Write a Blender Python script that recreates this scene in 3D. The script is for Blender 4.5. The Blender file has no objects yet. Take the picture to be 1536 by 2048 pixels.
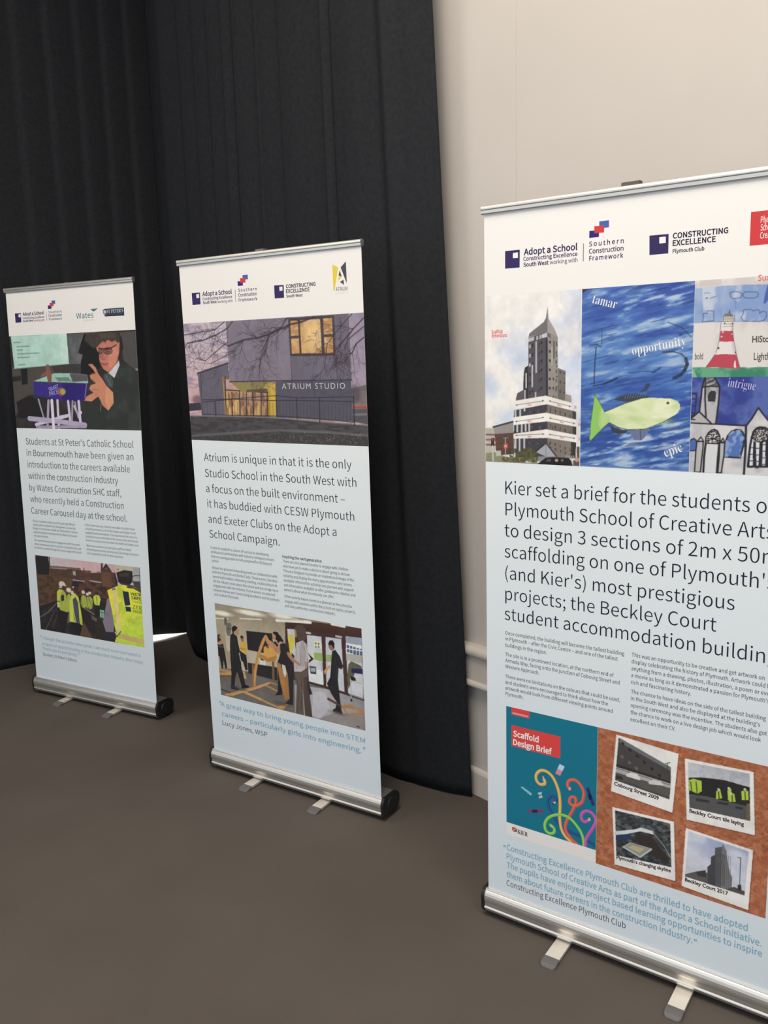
import bpy, math, random
import numpy as np

# ------------------------------------------------------------------ camera, light, exposure
scene = bpy.context.scene
COL = scene.collection
cam_data = bpy.data.cameras.new('camera')
cam = bpy.data.objects.new('camera', cam_data)
COL.objects.link(cam)
PITCH, ROLL = 0.1733016, -0.0252391
fwd = np.array([0, math.cos(PITCH), -math.sin(PITCH)])
up0 = np.array([0, math.sin(PITCH), math.cos(PITCH)])
rt0 = np.array([1.0, 0, 0])
rt = math.cos(ROLL) * rt0 + math.sin(ROLL) * up0
up = -math.sin(ROLL) * rt0 + math.cos(ROLL) * up0
from mathutils import Matrix, Vector
cam.matrix_world = Matrix(((rt[0], up[0], -fwd[0], 0), (rt[1], up[1], -fwd[1], 0), (rt[2], up[2], -fwd[2], 1.7021), (0, 0, 0, 1)))
cam_data.sensor_fit = 'VERTICAL'
cam_data.sensor_height = 24.0
cam_data.lens = 1711.0 * 24.0 / 2048
cam_data.clip_start = 0.05
scene.camera = cam

scene.view_settings.view_transform = 'Standard'
scene.view_settings.look = 'None'
scene.view_settings.gamma = 1.0
scene.view_settings.use_curve_mapping = False
scene.view_settings.exposure = 0.0

world = bpy.data.worlds.new('hall_daylight')
scene.world = world
world.use_nodes = True
bg = world.node_tree.nodes['Background']
bg.inputs['Color'].default_value = (0.89, 0.95, 1.0, 1)
bg.inputs['Strength'].default_value = 1.1

def area(name, loc, target, size, power, col, spread=math.pi):
    d = bpy.data.lights.new(name, 'AREA')
    d.shape = 'RECTANGLE'
    d.size, d.size_y = size
    d.energy = power
    d.color = col
    d.spread = spread
    o = bpy.data.objects.new(name, d)
    COL.objects.link(o)
    o.location = loc
    o.rotation_euler = (Vector(target) - Vector(loc)).to_track_quat('-Z', 'Y').to_euler()
    return o
WARM = (1.0, 0.86, 0.70)
area('hall_ceiling_lamp', (-0.4, 0.9, 4.8), (-0.4, 0.9, 0), (1.2, 2.4), 152, WARM)
area('hall_ceiling_lamp', (-3.5, 2.3, 4.8), (-3.2, 2.8, 0), (1.2, 2.4), 68, WARM)
area('hall_ceiling_lamp', (1.7, -0.7, 4.8), (1.6, -0.6, 0), (1.2, 2.4), 64, WARM)
area('window_daylight', (-2.9, 5.55, 0.75), (-1.55, 5.0, 0.0), (1.1, 0.8), 800, (1.0, 0.98, 0.95), 1.4)

# ------------------------------------------------------------------ helpers
def lin(c):
    c = np.asarray(c, float) / 255.0
    return np.where(c <= 0.04045, c / 12.92, ((c + 0.055) / 1.055) ** 2.4)

def mat(name, col, rough=0.6, metal=0.0, spec=0.5):
    m = bpy.data.materials.new(name)
    m.use_nodes = True
    b = m.node_tree.nodes['Principled BSDF']
    b.inputs['Base Color'].default_value = (*col, 1)
    b.inputs['Roughness'].default_value = rough
    b.inputs['Metallic'].default_value = metal
    b.inputs['Specular IOR Level'].default_value = spec
    return m

def noisy(m, scale, lo, hi, bump=0.0, detail=4, stretch=None, bscale=None):
    nt = m.node_tree
    b = nt.nodes['Principled BSDF']
    tc = nt.nodes.new('ShaderNodeTexCoord')
    src = tc.outputs['Object']
    if stretch:
        mp = nt.nodes.new('ShaderNodeMapping')
        mp.inputs['Scale'].default_value = stretch
        nt.links.new(src, mp.inputs['Vector'])
        src = mp.outputs['Vector']
    n = nt.nodes.new('ShaderNodeTexNoise')
    n.inputs['Scale'].default_value = scale
    n.inputs['Detail'].default_value = detail
    nt.links.new(src, n.inputs['Vector'])
    r = nt.nodes.new('ShaderNodeValToRGB')
    r.color_ramp.elements[0].color = (*lo, 1)
    r.color_ramp.elements[1].color = (*hi, 1)
    r.color_ramp.elements[0].position = 0.3
    r.color_ramp.elements[1].position = 0.7
    nt.links.new(n.outputs['Fac'], r.inputs['Fac'])
    nt.links.new(r.outputs['Color'], b.inputs['Base Color'])
    if bump:
        n2 = nt.nodes.new('ShaderNodeTexNoise')
        n2.inputs['Scale'].default_value = bscale or scale
        n2.inputs['Detail'].default_value = 3
        nt.links.new(src, n2.inputs['Vector'])
        bp = nt.nodes.new('ShaderNodeBump')
        bp.inputs['Strength'].default_value = bump
        bp.inputs['Distance'].default_value = 0.004
        nt.links.new(n2.outputs['Fac'], bp.inputs['Height'])
        nt.links.new(bp.outputs['Normal'], b.inputs['Normal'])
    return m

def obj(name, verts, faces, mats, parent=None, midx=None, smooth=False):
    me = bpy.data.meshes.new(name)
    me.from_pydata([tuple(map(float, v)) for v in verts], [], faces)
    for m in (mats if isinstance(mats, (list, tuple)) else [mats]):
        me.materials.append(m)
    if midx is not None:
        me.polygons.foreach_set('material_index', midx)
    if smooth:
        me.polygons.foreach_set('use_smooth', [True] * len(me.polygons))
    me.update()
    o = bpy.data.objects.new(name, me)
    COL.objects.link(o)
    if parent is not None:
        o.parent = parent
    return o

def struct(o):
    o['kind'] = 'structure'
    return o

def thing(name, label, cat, loc, rz, group=None):
    o = bpy.data.objects.new(name, None)
    COL.objects.link(o)
    o.empty_display_size = 0.1
    o.location = loc
    o.rotation_euler = (0, 0, rz)
    o['label'] = label
    o['category'] = cat
    if group:
        o['group'] = group
    return o

def extrude_profile(prof, axis_pts):
    """closed profile (a,b) swept between frames (origin, a-dir, b-dir)"""
    n = len(prof)
    vs, fs = [], []
    for (o, a, b) in axis_pts:
        for (pa, pb) in prof:
            vs.append(np.array(o) + pa * np.array(a) + pb * np.array(b))
    for k in range(len(axis_pts) - 1):
        for i in range(n):
            j = (i + 1) % n
            fs.append((k * n + i, k * n + j, (k + 1) * n + j, (k + 1) * n + i))
    fs.append(tuple(range(n - 1, -1, -1)))
    fs.append(tuple((len(axis_pts) - 1) * n + i for i in range(n)))
    return vs, fs

def prism_x(prof, x0, x1):
    return extrude_profile(prof, [((x0, 0, 0), (0, 1, 0), (0, 0, 1)), ((x1, 0, 0), (0, 1, 0), (0, 0, 1))])

def box(x0, x1, y0, y1, z0, z1):
    vs = [(x, y, z) for z in (z0, z1) for y in (y0, y1) for x in (x0, x1)]
    fs = [(0, 2, 3, 1), (4, 5, 7, 6), (0, 1, 5, 4), (2, 6, 7, 3), (0, 4, 6, 2), (1, 3, 7, 5)]
    return vs, fs

# ------------------------------------------------------------------ room materials
M_FLOOR = noisy(mat('carpet', (0.085, 0.07, 0.062), 0.95, spec=0.1), 2.3, (0.083, 0.0725, 0.066), (0.095, 0.0835, 0.0765), 0.3, 6, bscale=420)
M_WALL = noisy(mat('white_wall_paint', (0.68, 0.655, 0.62), 0.85, spec=0.2), 1.3, (0.525, 0.502, 0.482), (0.56, 0.535, 0.513), 0.04, 3, bscale=220)
M_TRIM = mat('white_gloss_trim', (0.58, 0.545, 0.505), 0.35)
M_CRACK = mat('wall_joint', (0.50, 0.47, 0.43), 0.9, spec=0.1)
M_CEIL = mat('ceiling_paint', (0.7, 0.68, 0.65), 0.9)
M_CURT = noisy(mat('black_drape_fabric', (0.014, 0.014, 0.016), 0.95, spec=0.05), 60, (0.0185, 0.0208, 0.0255), (0.0250, 0.0272, 0.0315), 0.15, 5, bscale=500)
M_CURT.node_tree.nodes['Principled BSDF'].inputs['Sheen Weight'].default_value = 0.0
M_CURT.node_tree.nodes['Principled BSDF'].inputs['Sheen Roughness'].default_value = 0.5

# ------------------------------------------------------------------ room shell
fl = obj('floor', *box(-7, 7, -6, 9, -0.1, 0.0), M_FLOOR); struct(fl)
ce = obj('ceiling', *box(-7, 7, -1.5, 9, 5.0, 5.1), M_CEIL); struct(ce)
WA = math.radians(-50.0)
WD = np.array([math.cos(WA), math.sin(WA), 0.0])           # along the white wall, left to right
WN = np.array([math.sin(WA), -math.cos(WA), 0.0])          # out of the wall, into the room
W0 = np.array([0.362, 3.149, 0.0])
def along(s, out=0.0, z=0.0):
    return W0 + WD * s + WN * out + np.array([0, 0, z])
def wall_slab(name, a, b, thick, m=M_WALL, h=5.0):
    d = (b - a) / np.linalg.norm(b - a)
    n = np.array([d[1], -d[0], 0])
    vs = [a, b, b - n * thick, a - n * thick]
    vs = [v + np.array([0, 0, 0]) for v in vs] + [v + np.array([0, 0, h]) for v in vs]
    fs = [(0, 1, 5, 4), (1, 2, 6, 5), (2, 3, 7, 6), (3, 0, 4, 7), (0, 3, 2, 1), (4, 5, 6, 7)]
    return struct(obj(name, vs, fs, m))
RS, RE = -0.75, 4.6
wall_slab('wall_right', along(RS), along(RE), 0.12)
wall_slab('wall_back', along(-4.6, -0.5), along(RS + 0.1, -0.5), 0.12)
LD = np.array([0.838, 0.545, 0.0]); LN = np.array([0.545, -0.838, 0.0])
LC = np.array([-1.30, 5.36, 0.0])
wall_slab('wall_left', LC - LD * 5.6 - LN * 1.0, LC + LD * 1.4 - LN * 1.0, 0.12)
def run(name, prof, m):
    """profile (out, z) swept along the white wall"""
    vs, fs = extrude_profile(prof, [(along(RS), WN, (0, 0, 1)), (along(RE), WN, (0, 0, 1))])
    fs = [tuple(reversed(f)) for f in fs]
    return struct(obj(name, vs, fs, m))
arc = [(0.024 + 0.020 * math.cos(t), 0.598 + 0.022 * math.sin(t)) for t in np.linspace(math.pi / 2, -math.pi / 2, 9)]
run('trim_1', [(-0.01, 0.620)] + arc + [(0.026, 0.572), (0.026, 0.480), (0.033, 0.478), (0.038, 0.472), (0.039, 0.465), (0.036, 0.458), (0.026, 0.453), (-0.01, 0.452)], M_TRIM)
run('baseboard_right', [(-0.01, 0.108), (0.004, 0.108), (0.014, 0.103), (0.018, 0.094), (0.018, 0.0), (-0.01, 0.0)], M_TRIM)
s_ = 0.172
vs, fs = extrude_profile([(s_ - 0.0008, -0.002), (s_ + 0.0008, -0.002), (s_ + 0.0008, 0.0007), (s_ - 0.0008, 0.0007)],
                         [(along(0, 0, 0.62), WD, WN), (along(0, 0, 5.0), WD, WN)])
struct(obj('trim_2', vs, fs, M_CRACK))

# ------------------------------------------------------------------ curtains
def curtain(name, label, path, crests, amp, lean, hem, seed, top=4.96, flat_end=0.0, strength=None):
    rng = np.random.RandomState(seed)
    P = np.array(path, float)
    d = np.r_[0, np.cumsum(np.hypot(*np.diff(P, axis=0).T))]
    L = d[-1]
    ns = int(L / 0.012)
    s = np.linspace(0, L, ns)
    px, py = np.interp(s, d, P[:, 0]), np.interp(s, d, P[:, 1])
    k = 9
    ker = np.ones(k) / k
    pxs = np.convolve(np.pad(px, k // 2, mode='edge'), ker, 'valid'); pys = np.convolve(np.pad(py, k // 2, mode='edge'), ker, 'valid')
    pxs[0], pys[0], pxs[-1], pys[-1] = px[0], py[0], px[-1], py[-1]
    tx, ty = np.gradient(pxs), np.gradient(pys)
    ln = np.hypot(tx, ty); tx /= ln; ty /= ln
    nx, ny = ty, -tx                                        # towards the room for a left-to-right path
    cr = np.array(crests)
    ph = np.interp(s, cr, np.arange(len(cr)))
    gap = np.interp(s, (cr[1:] + cr[:-1]) / 2, np.diff(cr))
    p = ph - np.floor(ph)
    # each pleat stands out sharply on its far side and falls back slowly towards the next
    fold = np.where(p < 0.82, np.cos(np.pi * np.clip(p / 0.82, 0, 1) * 0.5) * 2 - 1, -1 + 2 * (0.5 - 0.5 * np.cos(np.pi * (p - 0.82) / 0.18)))
    st = np.array(strength)[np.clip(np.floor(ph).astype(int), 0, len(strength) - 1)] if strength is not None else 1.0
    a = np.minimum(amp, 0.22 * gap) * st
    wob = np.cumsum(rng.randn(ns)); wob -= np.linspace(wob[0], wob[-1], ns)
    wob = np.convolve(np.pad(wob, 20, mode='edge'), np.ones(41) / 41, 'valid') * 0.0006
    zs = np.r_[np.linspace(0, 0.25, 6), np.linspace(0.4, top, 34)]
    vs = []
    for z in zs:
        f = 0.18 + 0.82 * min(1, z / 1.6)
        w = np.clip((s - (L - 1.3)) / 1.3, 0, 1) * lean * z
        edge = np.clip((L - s) / 0.10, 0, 1) if flat_end else 1.0
        disp = (a * fold * edge + wob) * f + 0.01
        x = pxs + nx * disp - tx * w
        y = pys + ny * disp - ty * w
        lift = hem(s)
        zz = lift + (top - lift) * (z / top)
        vs.append(np.stack([x, y, zz], 1))
    front = np.concatenate(vs)
    nz = len(zs)
    back = np.concatenate([v - np.stack([nx, ny, nx * 0], 1) * 0.004 for v in vs])
    V = np.concatenate([front, back])
    F = []
    o2 = nz * ns
    for j in range(nz - 1):
        for i in range(ns - 1):
            q = (j * ns + i, j * ns + i + 1, (j + 1) * ns + i + 1, (j + 1) * ns + i)
            F.append(q)
            F.append(tuple(o2 + t for t in reversed(q)))
    for i in range(ns - 1):
        F.append((i + 1, i, o2 + i, o2 + i + 1))
        t = (nz - 1) * ns
        F.append((t + i, t + i + 1, o2 + t + i + 1, o2 + t + i))
    for j in range(nz - 1):
        F.append((j * ns, (j + 1) * ns, o2 + (j + 1) * ns, o2 + j * ns))
        e = ns - 1
        F.append(((j + 1) * ns + e, j * ns + e, o2 + j * ns + e, o2 + (j + 1) * ns + e))
    o = obj(name, V, F, M_CURT, smooth=True)
    o['label'] = label
    o['category'] = 'curtain'
    o['group'] = 'black curtains along the hall wall'
    return o

right_path = [(-1.283, 5.312), (-1.262, 5.255), (-1.144, 4.904), (-1.049, 4.785), (-0.75, 4.37), (-0.4, 3.88), (-0.039, 3.375), (0.05, 3.285), (0.152, 3.232), (0.227, 3.178), (0.322, 3.140)]
curtain('stage_curtain', 'black floor-length curtain in vertical pleats ending beside the white wall', right_path,
        [-0.1, 0.2, 0.47, 0.71, 0.88, 1.05, 1.21, 1.34, 1.56, 1.78, 2.15, 2.21, 2.54, 2.78], 0.026, 0.041,
        lambda s: 0.006 + 0 * s, 3, flat_end=1.0, strength=[0.2, 0.3, 0.35, 0.4, 0.4, 0.5, 0.8, 1.0, 0.7, 1.0, 1.0, 0.8, 0.7])
lp = [tuple((LC - LD * t)[:2]) for t in (4.4, 3.0, 2.0, 1.0, 0.5, 0.02, -0.45)]
rng = np.random.RandomState(11)
cr = np.cumsum(0.13 + 0.10 * rng.rand(40)) - 0.2
def left_hem(s):
    L = 4.4
    up = np.clip((s - (L - 0.75)) / 0.40, 0, 1) * np.clip((L + 0.06 - s) / 0.36, 0, 1)
    return 0.0006 + 0.034 * up * up * (3 - 2 * up)
curtain('stage_curtain', 'black curtain at far left behind the boy-in-glasses banner, daylight under its hem', lp, list(cr), 0.006, 0.0, left_hem, 5)

# ------------------------------------------------------------------ painting of printed pictures
class Canvas:
    """a picture printed on a sheet, in sheet millimetres, painted at twice its mesh resolution"""
    def __init__(self, u0, v0, u1, v1, res, base, white):
        self.u0, self.v0, self.u1, self.v1 = u0, v0, u1, v1
        self.nu = int(round((u1 - u0) / res)) + 1
        self.nv = int(round((v1 - v0) / res)) + 1
        self.du, self.dv = (u1 - u0) / (self.nu - 1), (v1 - v0) / (self.nv - 1)
        self.W, self.H = self.nu * 2, self.nv * 2
        self.a = np.ones((self.H, self.W, 3)) * np.array(base, float)
        self.U = u0 - self.du / 2 + (np.arange(self.W) + 0.5) * self.du / 2
        self.V = v0 - self.dv / 2 + (np.arange(self.H) + 0.5) * self.dv / 2
        self.white = white
        self.clip = None
    def win(self, a0, b0, a1, b1):
        i0 = max(0, int(np.searchsorted(self.U, a0)) - 1); i1 = min(self.W, int(np.searchsorted(self.U, a1)) + 1)
        j0 = max(0, int(np.searchsorted(self.V, b0)) - 1); j1 = min(self.H, int(np.searchsorted(self.V, b1)) + 1)
        return i0, i1, j0, j1
    def inside(self, pts, i0, i1, j0, j1):
        X, Y = np.meshgrid(self.U[i0:i1], self.V[j0:j1])
        m = np.zeros(X.shape, bool)
        p = pts
        for k in range(len(p)):
            (x1, y1), (x2, y2) = p[k - 1], p[k]
            if y1 == y2: continue
            c = (y1 > Y) != (y2 > Y)
            m ^= c & (X < (x2 - x1) * (Y - y1) / (y2 - y1) + x1)
        return m
    def put(self, m, i0, i1, j0, j1, col, alpha):
        m = m.astype(float) * alpha
        if self.clip is not None: m = m * self.clip[j0:j1, i0:i1]
        t = self.a[j0:j1, i0:i1]
        self.a[j0:j1, i0:i1] = t + (np.asarray(col, float) - t) * m[..., None]
    def poly(self, pts, col, alpha=1.0):
        x = [q[0] for q in pts]; y = [q[1] for q in pts]
        w = self.win(min(x), min(y), max(x), max(y))
        if w[1] <= w[0] or w[3] <= w[2]: return
        self.put(self.inside(pts, *w), *w, col, alpha)
    def setclip(self, pts):
        if pts is None: self.clip = None
        else: self.clip = self.inside(pts, 0, self.W, 0, self.H).astype(float)
    def grad(self, pts, stops, ang=90):
        """gradient along direction ang (90 = upwards) over a polygon; stops run from low to high"""
        x = [q[0] for q in pts]; y = [q[1] for q in pts]
        w = self.win(min(x), min(y), max(x), max(y))
        m = self.inside(pts, *w)
        X, Y = np.meshgrid(self.U[w[0]:w[1]], self.V[w[2]:w[3]])
        c, s = math.cos(math.radians(ang)), math.sin(math.radians(ang))
        d = [q[0] * c + q[1] * s for q in pts]
        t = np.clip((X * c + Y * s - min(d)) / (max(d) - min(d)), 0, 1)
        st = np.array(stops, float); k = np.linspace(0, 1, len(st))
        col = np.stack([np.interp(t, k, st[:, i]) for i in range(3)], -1)
        self.put(m, *w, col, 1.0)
    def line(self, pts, wid, col, alpha=1.0, closed=False):
        pts = list(pts)
        if closed: pts = pts + [pts[0]]
        r = wid / 2
        aa = self.du * 0.5
        for (x1, y1), (x2, y2) in zip(pts[:-1], pts[1:]):
            w = self.win(min(x1, x2) - r - 2, min(y1, y2) - r - 2, max(x1, x2) + r + 2, max(y1, y2) + r + 2)
            if w[1] <= w[0] or w[3] <= w[2]: continue
            X, Y = np.meshgrid(self.U[w[0]:w[1]], self.V[w[2]:w[3]])
            dx, dy = x2 - x1, y2 - y1
            t = np.clip(((X - x1) * dx + (Y - y1) * dy) / max(dx * dx + dy * dy, 1e-9), 0, 1)
            dd = np.hypot(X - x1 - t * dx, Y - y1 - t * dy)
            self.put(np.clip((r - dd) / aa + 0.5, 0, 1), *w, col, alpha)
    def ell(self, e, col, alpha=1.0, soft=0.0):
        u, v, ru, rv = e
        ru, rv = abs(ru), abs(rv)
        k = 1 + soft
        w = self.win(u - ru * k, v - rv * k, u + ru * k, v + rv * k)
        if w[1] <= w[0] or w[3] <= w[2]: return
        X, Y = np.meshgrid(self.U[w[0]:w[1]], self.V[w[2]:w[3]])
        q = np.hypot((X - u) / ru, (Y - v) / rv)
        m = np.clip((1 + soft - q) / max(2 * soft, 1e-6), 0, 1) if soft else (q < 1)
        self.put(m, *w, col, alpha)
    def fbm(self, su, sv, octv, seed, shear=0.0):
        rng = np.random.RandomState(seed)
        X, Y = np.meshgrid(self.U, self.V)
        Y = Y + shear * X
        out = np.zeros(X.shape); amp = 1.0; tot = 0
        for o in range(octv):
            G = rng.rand(64, 64)
            x = X / su * 2 ** o; y = Y / sv * 2 ** o
            xi, yi = np.floor(x).astype(int), np.floor(y).astype(int)
            fx, fy = x - xi, y - yi
            fx = fx * fx * (3 - 2 * fx); fy = fy * fy * (3 - 2 * fy)
            g = lambda a, b: G[(b % 64), (a % 64)]
            out += amp * ((g(xi, yi) * (1 - fx) + g(xi + 1, yi) * fx) * (1 - fy) + (g(xi, yi + 1) * (1 - fx) + g(xi + 1, yi + 1) * fx) * fy)
            tot += amp; amp *= 0.55
        return out / tot
    def tint(self, pts, noise, col, lo=0.45, hi=0.65, alpha=1.0):
        """lay a colour over a polygon wherever the noise is high"""
        x = [q[0] for q in pts]; y = [q[1] for q in pts]
        w = self.win(min(x), min(y), max(x), max(y))
        m = self.inside(pts, *w) * np.clip((noise[w[2]:w[3], w[0]:w[1]] - lo) / (hi - lo), 0, 1)
        self.put(m, *w, col, alpha)
    def rect(self):
        return [(self.u0 - 5, self.v0 - 5), (self.u1 + 5, self.v0 - 5), (self.u1 + 5, self.v1 + 5), (self.u0 - 5, self.v1 + 5)]
    def grain(self, amt=0.05):
        """uneven tone of a printed photograph"""
        g = 0.5 * self.fbm(14, 18, 4, 201) + 0.5 * self.fbm(70, 60, 3, 202) - 0.5
        self.a = np.clip(self.a * (1 + amt * 4 * g[..., None]), 0, 255)
    def albedo(self):
        a = lin(np.clip(self.a, 0, 255))
        a = a.reshape(self.nv, 2, self.nu, 2, 3).mean((1, 3))
        w = lin(self.white)
        a = 0.95 * a + 0.05 * a.mean(-1, keepdims=True)       # printing inks are never quite pure
        return np.clip(a / w * PAPER * 0.985 + 0.006, 0.0, 0.85)

PAPER = 0.80
def print_mat(name, rough):
    m = mat(name, (0.5, 0.5, 0.5), rough, spec=0.12)
    at = m.node_tree.nodes.new('ShaderNodeVertexColor')
    at.layer_name = 'ink'
    m.node_tree.links.new(at.outputs['Color'], m.node_tree.nodes['Principled BSDF'].inputs['Base Color'])
    return m
M_PRINT = print_mat('printed_picture_ink', 0.5)
def ink(name, rgb):
    return mat(name, tuple(np.clip(rgb, 0, 1)), 0.5, spec=0.12)
def vinyl():
    m = mat('pale_blue_vinyl', (0.6, 0.7, 0.75), 0.5, spec=0.12)
    nt = m.node_tree
    tc = nt.nodes.new('ShaderNodeTexCoord'); sp = nt.nodes.new('ShaderNodeSeparateXYZ')
    mr = nt.nodes.new('ShaderNodeMapRange'); rp = nt.nodes.new('ShaderNodeValToRGB')
    mr.inputs['From Min'].default_value = 0.09; mr.inputs['From Max'].default_value = 1.42
    nt.links.new(tc.outputs['Object'], sp.inputs[0]); nt.links.new(sp.outputs['Z'], mr.inputs['Value'])
    rp.color_ramp.elements[0].color = (0.65, 0.735, 0.81, 1)
    rp.color_ramp.elements[1].color = (0.735, 0.805, 0.85, 1)
    nt.links.new(mr.outputs[0], rp.inputs[0]); nt.links.new(rp.outputs[0], nt.nodes['Principled BSDF'].inputs['Base Color'])
    return m
M_BLUE = vinyl()
M_WHITE = mat('white_vinyl', (PAPER, PAPER, PAPER), 0.5, spec=0.12)
M_BACK = mat('grey_vinyl_back', (0.30, 0.30, 0.31), 0.6)
M_ALU = mat('brushed_aluminium', (0.70, 0.68, 0.65), 0.40, 0.9)
noisy(M_ALU, 8, (0.68, 0.665, 0.635), (0.76, 0.74, 0.71), 0, 3, (0.3, 60, 60))
M_ALUF = mat('foot_aluminium', (0.80, 0.77, 0.72), 0.5, 0.75)
M_CAP = mat('black_plastic', (0.012, 0.013, 0.014), 0.45)
M_TIP = mat('grey_plastic_tip', (0.10, 0.10, 0.105), 0.55)
M_CLIP = mat('dark_clip_plastic', (0.055, 0.045, 0.038), 0.5)
I_NAVY = ink('navy_ink', (0.020, 0.018, 0.055))
I_HEAD = ink('heading_ink', (0.018, 0.017, 0.040))
I_BODY = ink('body_ink', (0.080, 0.084, 0.100))
I_GREY = ink('soft_grey_ink', (0.15, 0.16, 0.18))
I_BLUE = ink('quote_blue_ink', (0.21, 0.42, 0.58))
I_PBLUE = ink('pale_quote_ink', (0.27, 0.42, 0.53))
I_DARK = ink('dark_grey_ink', (0.075, 0.08, 0.10))
I_LOGO = ink('logo_purple_ink', (0.040, 0.030, 0.115))
I_RED = ink('red_ink', (0.58, 0.055, 0.06))
I_CBLUE = ink('cube_blue_ink', (0.06, 0.13, 0.42))
I_CNAVY = ink('cube_navy_ink', (0.03, 0.025, 0.20))
I_PAPER = M_WHITE
I_TEAL = ink('teal_logo_ink', (0.06, 0.20, 0.26))
I_CREST = ink('crest_navy_ink', (0.022, 0.042, 0.09))
I_YEL = ink('logo_yellow_ink', (0.72, 0.58, 0.06))
I_LGREY = ink('logo_grey_ink', (0.075, 0.07, 0.085))
I_PALE = ink('pale_grey_ink', (0.55, 0.55, 0.52))
I_LILAC = ink('lilac_ink', (0.45, 0.45, 0.72))
I_BLACK = ink('black_ink', (0.015, 0.015, 0.017))
I_GREEN = ink('green_ink', (0.12, 0.26, 0.025))
I_MINT = ink('mint_ink', (0.25, 0.33, 0.28))

# ------------------------------------------------------------------ lettering
import os
def font(fn):
    try:
        return bpy.data.fonts.load(os.path.join(bpy.utils.system_resource('DATAFILES', path='fonts'), fn))
    except Exception:
        return None
FONTS = {'sans': font('Noto Sans CJK Regular.woff2'), 'noto': font('NotoSansHebrew-Regular.woff2'), 'serif': font('NotoSansMath-Regular.woff2'), 'gill': None}
def serif(t):
    if FONTS['serif'] is None: return t
    return ''.join(chr(0x1D41A + ord(c) - 97) if 'a' <= c <= 'z' else chr(0x1D400 + ord(c) - 65) if 'A' <= c <= 'Z' else c for c in t)
CACHE = {}
def glyphs(body, f, off=0.0, spacing=1.0, res=3):
    key = (body, f, off, spacing, res)
    if key in CACHE: return CACHE[key]
    cu = bpy.data.curves.new('lettering', 'FONT')
    if FONTS[f] is not None: cu.font = FONTS[f]
    cu.body = serif(body) if f == 'serif' else body
    cu.resolution_u = res
    cu.size = 2.3 if (f == 'sans' and FONTS['sans']) else 1.0
    cu.offset = off
    cu.space_character = spacing
    o = bpy.data.objects.new('lettering', cu)
    me = o.to_mesh()
    n = len(me.vertices)
    co = np.zeros(n * 3); me.vertices.foreach_get('co', co)
    co = co.reshape(-1, 3)[:, :2].copy()
    me.calc_loop_triangles()
    t = np.zeros(len(me.loop_triangles) * 3, int); me.loop_triangles.foreach_get('vertices', t)
    o.to_mesh_clear()
    bpy.data.objects.remove(o); bpy.data.curves.remove(cu)
    CACHE[key] = (co, t.reshape(-1, 3))
    return CACHE[key]
CAPH = {}
def cap_height(f):
    if f not in CAPH:
        co, _ = glyphs('H', f)
        CAPH[f] = (co[:, 1].max() - co[:, 1].min()) if len(co) else 0.7
    return CAPH[f]

class Several(list):
    def __setitem__(self, k, v):
        for o in self: o[k] = v

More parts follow.
